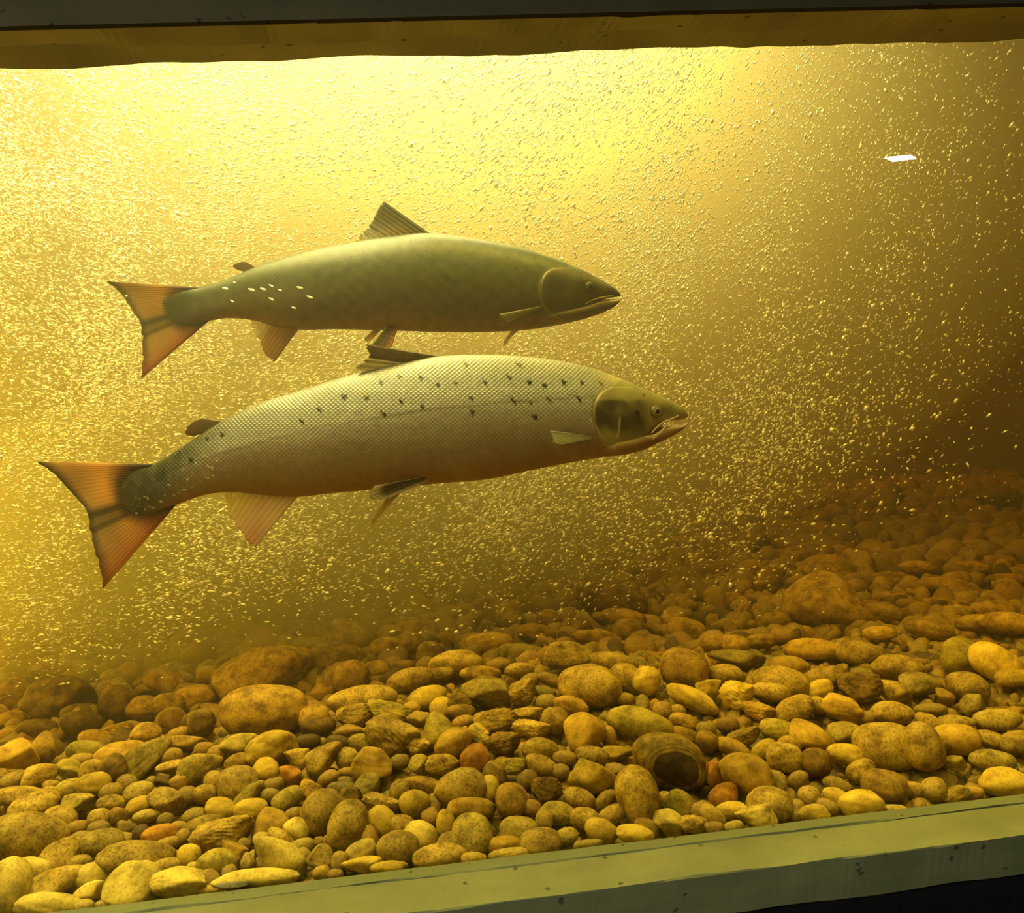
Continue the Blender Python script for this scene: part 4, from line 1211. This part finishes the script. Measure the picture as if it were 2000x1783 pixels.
# ---- farther salmon
GILL2 = [(1098, 528), (1080, 530), (1064, 537), (1054, 550), (1050, 566), (1051, 582), (1057, 598), (1068, 612), (1084, 622), (1100, 627)]
SPOT2 = [(650 + .3 * a, 380 + .3 * b) for a, b in ((320, 410), (445, 380), (610, 400), (790, 378), (910, 405), (1000, 405), (1055, 380), (1130, 440), (1195, 410), (130, 435), (740, 575), (1025, 490), (860, 490), (1180, 510), (210, 395), (1300, 435), (510, 330))]
def col_back(px, py, v, s):
    vs = np.array([-1, -.7, -.35, 0, .35, .7, .9, 1.0, 1.6])
    tab = np.array([(.10, .11, .06), (.10, .12, .07), (.095, .115, .07), (.10, .105, .06), (.115, .105, .055), (.17, .13, .055), (.26, .17, .06), (.28, .17, .05), (.28, .17, .05)]) * .78  # backlit fish: its shade is put into these dark tones, back included
    vv = v + .07 * vnoise(px, py, .035, 21)
    c = np.stack([np.interp(vv, vs, tab[:, k]) for k in range(3)], -1) * (1 + .10 * vnoise(px, py, .2, 22))[..., None]
    tail = np.clip((425 - px + .3 * (610 - py)) / 70, 0, 1); c = lay(c, (.028, .034, .02), .92 * tail)
    for k, (x, y) in enumerate(SPOT2):
        c = lay(c, (.03, .04, .02), .8 * np.clip((4.8 if k == 10 else 3.2) - np.hypot(px - x, (py - y) * (0.7 if k == 10 else 1)), 0, 1))
    gx_ = np.interp(py, [515, 528, 530, 537, 550, 566, 582, 598, 612, 622, 640], [1120, 1098, 1080, 1064, 1054, 1050, 1051, 1057, 1068, 1084, 1110])
    hd = np.clip((px - gx_) / 3 + .5, 0, 1)
    hv = np.stack([np.interp(v, [-1, -.55, -.2, .3, .6, .8, 1, 1.6], q) for q in ((.14, .15, .10, .11, .12, .15, .18, .16), (.145, .15, .09, .10, .10, .11, .12, .11), (.10, .08, .05, .05, .05, .06, .06, .06))], -1)
    c = c * (1 - hd[..., None]) + hv * .75 * (1 + .16 * vnoise(px, py, .12, 14))[..., None] * hd[..., None]
    c = lay(c, (.03, .036, .02), hd * .7 * np.clip(1.3 - np.hypot((px - 1078) / 26, (py - 560) / 26), 0, 1))
    c = lay(c, (.05, .05, .03), hd * .75 * np.clip(1.3 - np.hypot((px - 1150) / 15, (py - 564) / 11), 0, 1))
    c = lay(c, (.06, .055, .03), hd * .7 * np.clip(1.3 - np.hypot((px - 1190) / 14, (py - 571) / 6), 0, 1))
    c = lay(c, (.34, .31, .16), .6 * np.exp(-(poly_dist(px, py, [(x - 3, y + 1) for x, y in GILL2]) / 2.0) ** 2))
    c = lay(c, (.07, .055, .03), .7 * np.exp(-(poly_dist(px, py, [(x + 2, y) for x, y in GILL2]) / 1.8) ** 2))
    c = lay(c, (.50, .44, .28), .8 * np.clip(1 - np.abs(py - 588) / 2.2, 0, 1) * (px > 1168) * (py > 585))
    return np.concatenate([np.clip(c, .004, .95), (.16 * (1 - hd))[..., None]], -1)
TOP2 = [(318, 584), (330, 576), (348, 570), (365, 566), (393, 561), (440, 546), (505, 519), (596, 492), (700, 472), (770, 461), (830, 456), (890, 460.5), (950, 470), (1010, 482), (1070, 500), (1130, 524), (1175, 547), (1199, 562), (1209, 571), (1212, 575)]
BOT2 = [(318, 618), (330, 632), (348, 640), (365, 640), (393, 631), (440, 622), (490, 625), (540, 638), (580, 643.5), (650, 643), (710, 644), (779, 646), (860, 648.5), (950, 648.5), (1010, 645.5), (1070, 638), (1105, 628), (1135, 607), (1160, 590), (1185, 582), (1203, 580), (1212, 578)]
JAW2 = ([(1050, 606), (1110, 600), (1145, 594), (1165, 587), (1190, 584.5), (1207, 585.5), (1211, 586.5)], [(1050, 640), (1080, 636.5), (1115, 629.5), (1160, 617), (1182, 608.5), (1197, 601), (1207, 593), (1211, 588.5)])
f2 = Fish('salmon', 'farther dark olive salmon swimming above and behind the silvery one', 0.46, 0.04, 0.10, TOP2, BOT2, 318, 1212, JAW2, skin_material('olive_scales', .8), col_back, 'salmon in the tank')
f2.fin('tail_fin', [(398, 562), (378, 570), (360, 582), (352, 600), (356, 617), (370, 626), (392, 626), (418, 618)], [(208, 549), (238, 575), (258, 606), (271, 625), (277, 640), (277, 662), (280, 695), (275, 741)], tail_col(.72), thick=(.007, .0012), rays=30, ragged=1.3, curl=.008, label='orange brown forked tail fin with a dark base')
def dors2(s, t, px, py, ray_):
    c = fc((0, (.14, .14, .07)), (.35, (.17, .16, .08)), (.7, (.22, .19, .08)), (1, (.34, .29, .10)))(s); c = lay(c, (.36, .24, .07), .6 * np.clip(1.3 - np.hypot((s - .45) / .3, (t - .25) / .3), 0, 1))
    return np.concatenate([c * (.7 + .3 * ray_)[..., None], np.interp(s, [0, .7, 1], [1, .95, .6])[..., None]], -1)
f2.fin('dorsal_fin', [(841, 457), (805, 460), (770, 464), (735, 470), (700, 475)], [(750, 393), (743, 402), (737, 413), (724, 437), (697, 470)], dors2, rays=12, ragged=1.5, thick=(.006, .001), tip_off=.01, label='upright triangular dorsal fin')
f2.fin('adipose_fin', [(500, 522), (492, 526), (485, 528), (479, 531)], [(480, 511), (466, 513), (455, 520), (462, 526)], adip, thick=(.007, .003), rays=.4, ragged=.3)
def anal2(s, t, px, py, ray_):
    c = fc((0, (.40, .22, .09)), (.45, (.46, .30, .12)), (1, (.48, .40, .12)))(s); return np.concatenate([c * (.6 + .4 * ray_)[..., None], np.interp(s, [0, .5, .7, 1], [.95, .85, .5, .3])[..., None]], -1)
f2.fin('anal_fin', [(584, 642), (555, 640), (530, 634), (510, 629), (490, 624)], [(537, 706), (528, 700), (517, 690), (508, 668), (492, 640)], anal2, rays=11, ragged=2, thick=(.005, .0009), label='orange anal fin')
def pelv2(s, t, px, py, ray_):
    c = fc((0, (.44, .38, .12)), (.2, (.10, .08, .045)), (.62, (.13, .09, .05)), (.75, (.56, .24, .07)), (1, (.60, .28, .08)))(s); return np.concatenate([c * (.6 + .4 * ray_)[..., None], np.full(s.shape + (1,), .97)], -1)
f2.fin('pelvic_fin', [(756, 636), (764, 637), (772, 638), (777, 640)], [(722, 676), (734, 681), (750, 680), (765, 678)], pelv2, side=1, tip_off=-.015, rays=8, ragged=1.2, thick=(.005, .001), label='dark pelvic fin with an orange front edge')
f2.fin('pelvic_fin', [(745, 644), (735, 645), (728, 645)], [(722, 668), (714, 668), (712, 660)], far_fin, side=-1, tip_off=.02, rays=6, ragged=.8, thick=(.004, .0008))
def pect2(s, t, px, py, ray_):
    c = fc((0, (.52, .47, .30)), (.14, (.42, .38, .22)), (.25, (.24, .19, .07)), (.75, (.09, .08, .04)), (1, (.18, .13, .05)))(s); return np.concatenate([c * (.8 + .2 * ray_)[..., None], np.full(s.shape + (1,), 1.0)], -1)
f2.fin('pectoral_fin', [(1056, 598), (1056, 603), (1052, 610)], [(976, 613), (979, 621), (986, 629), (1014, 620)], pect2, side=1, tip_off=-.020, root_off=-.001, rays=9, ragged=1.2, thick=(.005, .0012), label='pale edged pectoral fin')
f2.fin('pectoral_fin', [(1016, 642), (1008, 643), (1000, 644)], [(988, 668), (982, 679), (985, 664)], far_fin, side=-1, tip_off=.02, rays=6, ragged=.8, thick=(.004, .0008))
FR2 = [(1130, 526), (1140, 536), (1142, 548), (1142, 562), (1141, 576), (1138, 590), (1130, 604), (1122, 614), (1114, 622), (1108, 627)]
RING2 = ((0, .02, .02, .015), (.36, .02, .02, .015), (.42, .12, .12, .07), (.55, .05, .05, .03), (.8, .09, .09, .05), (1, .05, .05, .03))
for sd in (1, -1):
    f2.cover(GILL2, FR2, .0030, sd)
    f2.eye(1149, 563.5, 10, RING2, sd)
    f2.tube('upper_jaw_bone', [(1196, 579), (1178, 582), (1162, 586), (1146, 593), (1138, 598)], [1, 1.8, 2.0, 2.0, 1.0], M_lip_dark, .0014, sd)

# ------------------------------------------------------------------ air bubbles
m, nt, out = new_mat('air_bubble')
df = nd(nt, 'ShaderNodeBsdfDiffuse'); df.inputs[0].default_value = (.97, .97, .92, 1)
tl = nd(nt, 'ShaderNodeBsdfTranslucent'); tl.inputs[0].default_value = (.97, .97, .92, 1)
gs = nd(nt, 'ShaderNodeBsdfGlossy', i_Roughness=.45); gs.inputs[0].default_value = (1, 1, .95, 1)
q1 = nd(nt, 'ShaderNodeMixShader'); q1.inputs[0].default_value = .5; ln(nt, df.outputs[0], q1.inputs[1]); ln(nt, tl.outputs[0], q1.inputs[2])
q2 = nd(nt, 'ShaderNodeMixShader'); q2.inputs[0].default_value = .30; ln(nt, q1.outputs[0], q2.inputs[1]); ln(nt, gs.outputs[0], q2.inputs[2])
ln(nt, q2.outputs[0], out.inputs[0]); M_bub = m

def flow_angle(px, py):
    a = np.interp(px, [0, 350, 650, 1000, 1600, 2000], [-48, -38, 5, 32, 50, 55])
    return a * np.interp(py, [300, 800, 1150, 1300], [1, .85, .35, .2])
def bubble_cloud():
    r = np.random.default_rng(77)
    P, A, Bx = [], [], []
    ymid = 0.95
    def cloud(N, yr, dens, ln_, asp):
        y = yr[0] + (yr[1] - yr[0]) * r.random(N)
        u = r.uniform(-60, 2060, N); v = r.uniform(70, 1400, N)      # cast over the part of the tank in front of the window
        p = at_depth(u, v, y)
        q = np.stack([p[:, 0] * 1.0, np.full(N, ymid), p[:, 2]], 1)  # the plume has the same section at every depth
        k = (ymid + .75) / (y + .75)
        pu, pv, _ = project(q)
        pu, pv = .5 * pu + .5 * u, .5 * pv + .5 * v
        d = dens(pu, pv, p)
        ok = (r.random(N) < d) & (p[:, 2] > bed(p[:, 0], p[:, 1]) + .03) & (p[:, 2] < 2.0) & (np.abs(p[:, 0]) < 2.5)
        p, pu, pv = p[ok], pu[ok], pv[ok]; n_ = len(p)
        ang = np.radians(flow_angle(pu, pv) + r.normal(0, 20, n_)); L = ln_ * np.exp(np.clip(r.normal(0, .40, n_), -.9, .7))
        P.append(p); A.append(ang); Bx.append(np.stack([L, L / (asp * np.exp(r.normal(0, .25, n_)))], 1))
    def plume(pu, pv, p):
        hz = np.interp(pu, [-200, 900, 1350, 1560, 1750, 1950], [1, 1, .85, .36, .15, .05])
        yb = np.interp(pu, [0, 300, 560, 760, 1100, 1450, 1600, 1800, 2000], [1330, 1310, 1230, 1200, 1220, 1130, 1010, 960, 900])
        vt = sstep(0, 1, (yb - pv) / 190) * np.interp(pv, [700, 1150], [1, .5])
        cl = .62 + .38 * vnoise(pu, pv, .02, 31)
        return np.clip(hz * vt * np.clip(cl, .2, 1.2), 0, 1)
    cloud(300000, (.54, 1.15), plume, .0029, 3.0)
    cloud(70000, (.53, .85), plume, .0036, 2.6)
    cloud(5200, (.51, .62), lambda a, b, p: .8 * plume(a, b, p), .0030, 2.5)
    def flecks(pu, pv, p):
        g = lambda x, y, sx, sy: np.exp(-((pu - x) / sx) ** 2 - ((pv - y) / sy) ** 2)
        return np.clip(1.0 * g(1430, 900, 190, 190) + .8 * g(290, 440, 150, 120) + .55 * g(120, 640, 170, 90) + .5 * g(1620, 780, 140, 160) + .6 * g(1250, 930, 120, 60)
                       + .35 * g(1750, 300, 260, 180) + .45 * g(1450, 1060, 40, 80) + .4 * g(1780, 950, 60, 40) + .3 * g(620, 250, 300, 120) + .35 * g(900, 1180, 160, 40), 0, 1)
    cloud(12000, (.51, .70), flecks, .0035, 2.1)
    P_, A_, B_ = np.concatenate(P), np.concatenate(A), np.concatenate(Bx)
    n_ = len(P_)
    ca, sa = np.cos(A_), np.sin(A_); tw = r.normal(0, .45, n_)
    e1 = np.stack([ca, tw, sa], 1); e1 /= np.linalg.norm(e1, axis=1)[:, None]
    e2 = np.cross(e1, np.stack([-sa * 0, np.ones(n_), r.normal(0, .6, n_)], 1)); e2 /= np.linalg.norm(e2, axis=1)[:, None]
    e3 = np.cross(e1, e2)
    O = np.array([(1, .1, 0), (.2, 1, 0), (-1, -.1, 0), (-.2, -1, 0), (.1, 0, 1), (-.1, 0, -1)], float)
    Fo = np.array([(0, 1, 4), (1, 2, 4), (2, 3, 4), (3, 0, 4), (1, 0, 5), (2, 1, 5), (3, 2, 5), (0, 3, 5)])
    VV = P_[:, None] + O[None, :, :1] * (e1 * B_[:, :1])[:, None] + O[None, :, 1:2] * (e2 * B_[:, 1:])[:, None] + O[None, :, 2:] * (e3 * B_[:, 1:] * .8)[:, None]
    FF = (Fo[None] + (np.arange(n_) * 6)[:, None, None]).reshape(-1, 3)
    print('bubbles', n_)
    o = mesh_obj('air_bubbles', VV.reshape(-1, 3), FF, M_bub)
    tag(o, 'dense cloud of tiny air bubbles swirling behind and around the two salmon', 'bubbles', kind='stuff')
bubble_cloud()
# the few bigger ones that stand clear of the cloud
b0 = bmesh.new(); bmesh.ops.create_icosphere(b0, subdivisions=3, radius=1.0)
for v in b0.verts: v.co *= 1 + .10 * math.sin(3.1 * v.co.x + 2 * v.co.y) + .06 * math.sin(5 * v.co.z + 1)
mb = bpy.data.meshes.new('air_bubble'); b0.to_mesh(mb); b0.free(); mb.materials.append(M_bub)
mb.polygons.foreach_set('use_smooth', np.ones(len(mb.polygons), dtype=bool))
def bubble(px, py, y, L, ang, label, group):
    o = bpy.data.objects.new('air_bubble', mb); COL.objects.link(o)
    o.location = at_depth(px, py, y); L *= .78; o.scale = (L, L * .30, L * .36); o.rotation_euler = (0, -math.radians(ang), 0)
    tag(o, label, 'bubble', group)
for a, b, L in ((1000, 705, .0055), (1195, 715, .0062), (1285, 710, .0056), (1345, 685, .0046), (1410, 718, .0040), (1560, 700, .0058), (1635, 770, .0058), (1345, 785, .0050), (1515, 850, .0040), (1050, 800, .0038), (1070, 660, .0030)):
    bubble(180 + .26 * a, 380 + .26 * b, .36, L, -34 + (a % 7) * 3, "white fleck of air bubble in front of the upper salmon's tail end", "bubbles before the upper salmon's tail")
for x, y, L, an in ((1268, 252, .006, 60), (1455, 1247, .0055, 4), (1483, 1202, .0045, 0), (1330, 1197, .004, 8)):
    bubble(x, y, .55, L, an, {252: 'single bright round bubble high right of centre', 1247: 'lone pale bubble low over the gravel below the dark hollow', 1202: 'lone pale bubble just above the dark hollow at the right', 1197: 'thin pale bubble at the left end of the right dark hollow'}[y], 'lone bubbles')

# ------------------------------------------------------------------ small ceiling lamp of the hall, seen mirrored in the glass
ZL = 1.33
cor = []
for x, y in ((1728, 309.5), (1777, 304), (1790, 310.5), (1744, 316)):
    d = ray(x, y); p = CAM + d * ((ZL - CAM[2]) / d[2]); cor.append((p[0], 0.003 - p[1]))
cor = np.array(cor); cen = cor.mean(0)
lamp = bpy.data.objects.new('ceiling_lamp', None); COL.objects.link(lamp); lamp.location = (cen[0], cen[1], ZL)
tag(lamp, 'small white ceiling lamp of the hall mirrored in the upper right of the glass', 'lamp')
q = cor - cen
me_, nt, out = new_mat('lamp_diffuser'); em = nd(nt, 'ShaderNodeEmission', i_Strength=60.0); em.inputs[0].default_value = (1, .97, .9, 1); ln(nt, em.outputs[0], out.inputs[0])
V = [(x, y, 0) for x, y in q] + [(x, y, .012) for x, y in q]
Fb = [[0, 1, 2, 3], [4, 7, 6, 5], [0, 4, 5, 1], [1, 5, 6, 2], [2, 6, 7, 3], [3, 7, 4, 0]]
mesh_obj('diffuser', V, Fb, me_, parent=lamp, smooth=False)
V = [(x * 1.12, y * 1.12, .004) for x, y in q] + [(x * 1.12, y * 1.12, .02) for x, y in q]
mesh_obj('housing', V, Fb, plain('lamp_housing', (.05, .05, .05)), parent=lamp, smooth=False)
struct('ceiling', [(-3, 4, min(-4.5, cen[1] - .6), -0.06, ZL + .02, ZL + .08)], M_black, 'dark ceiling of the viewing hall', 'ceiling')
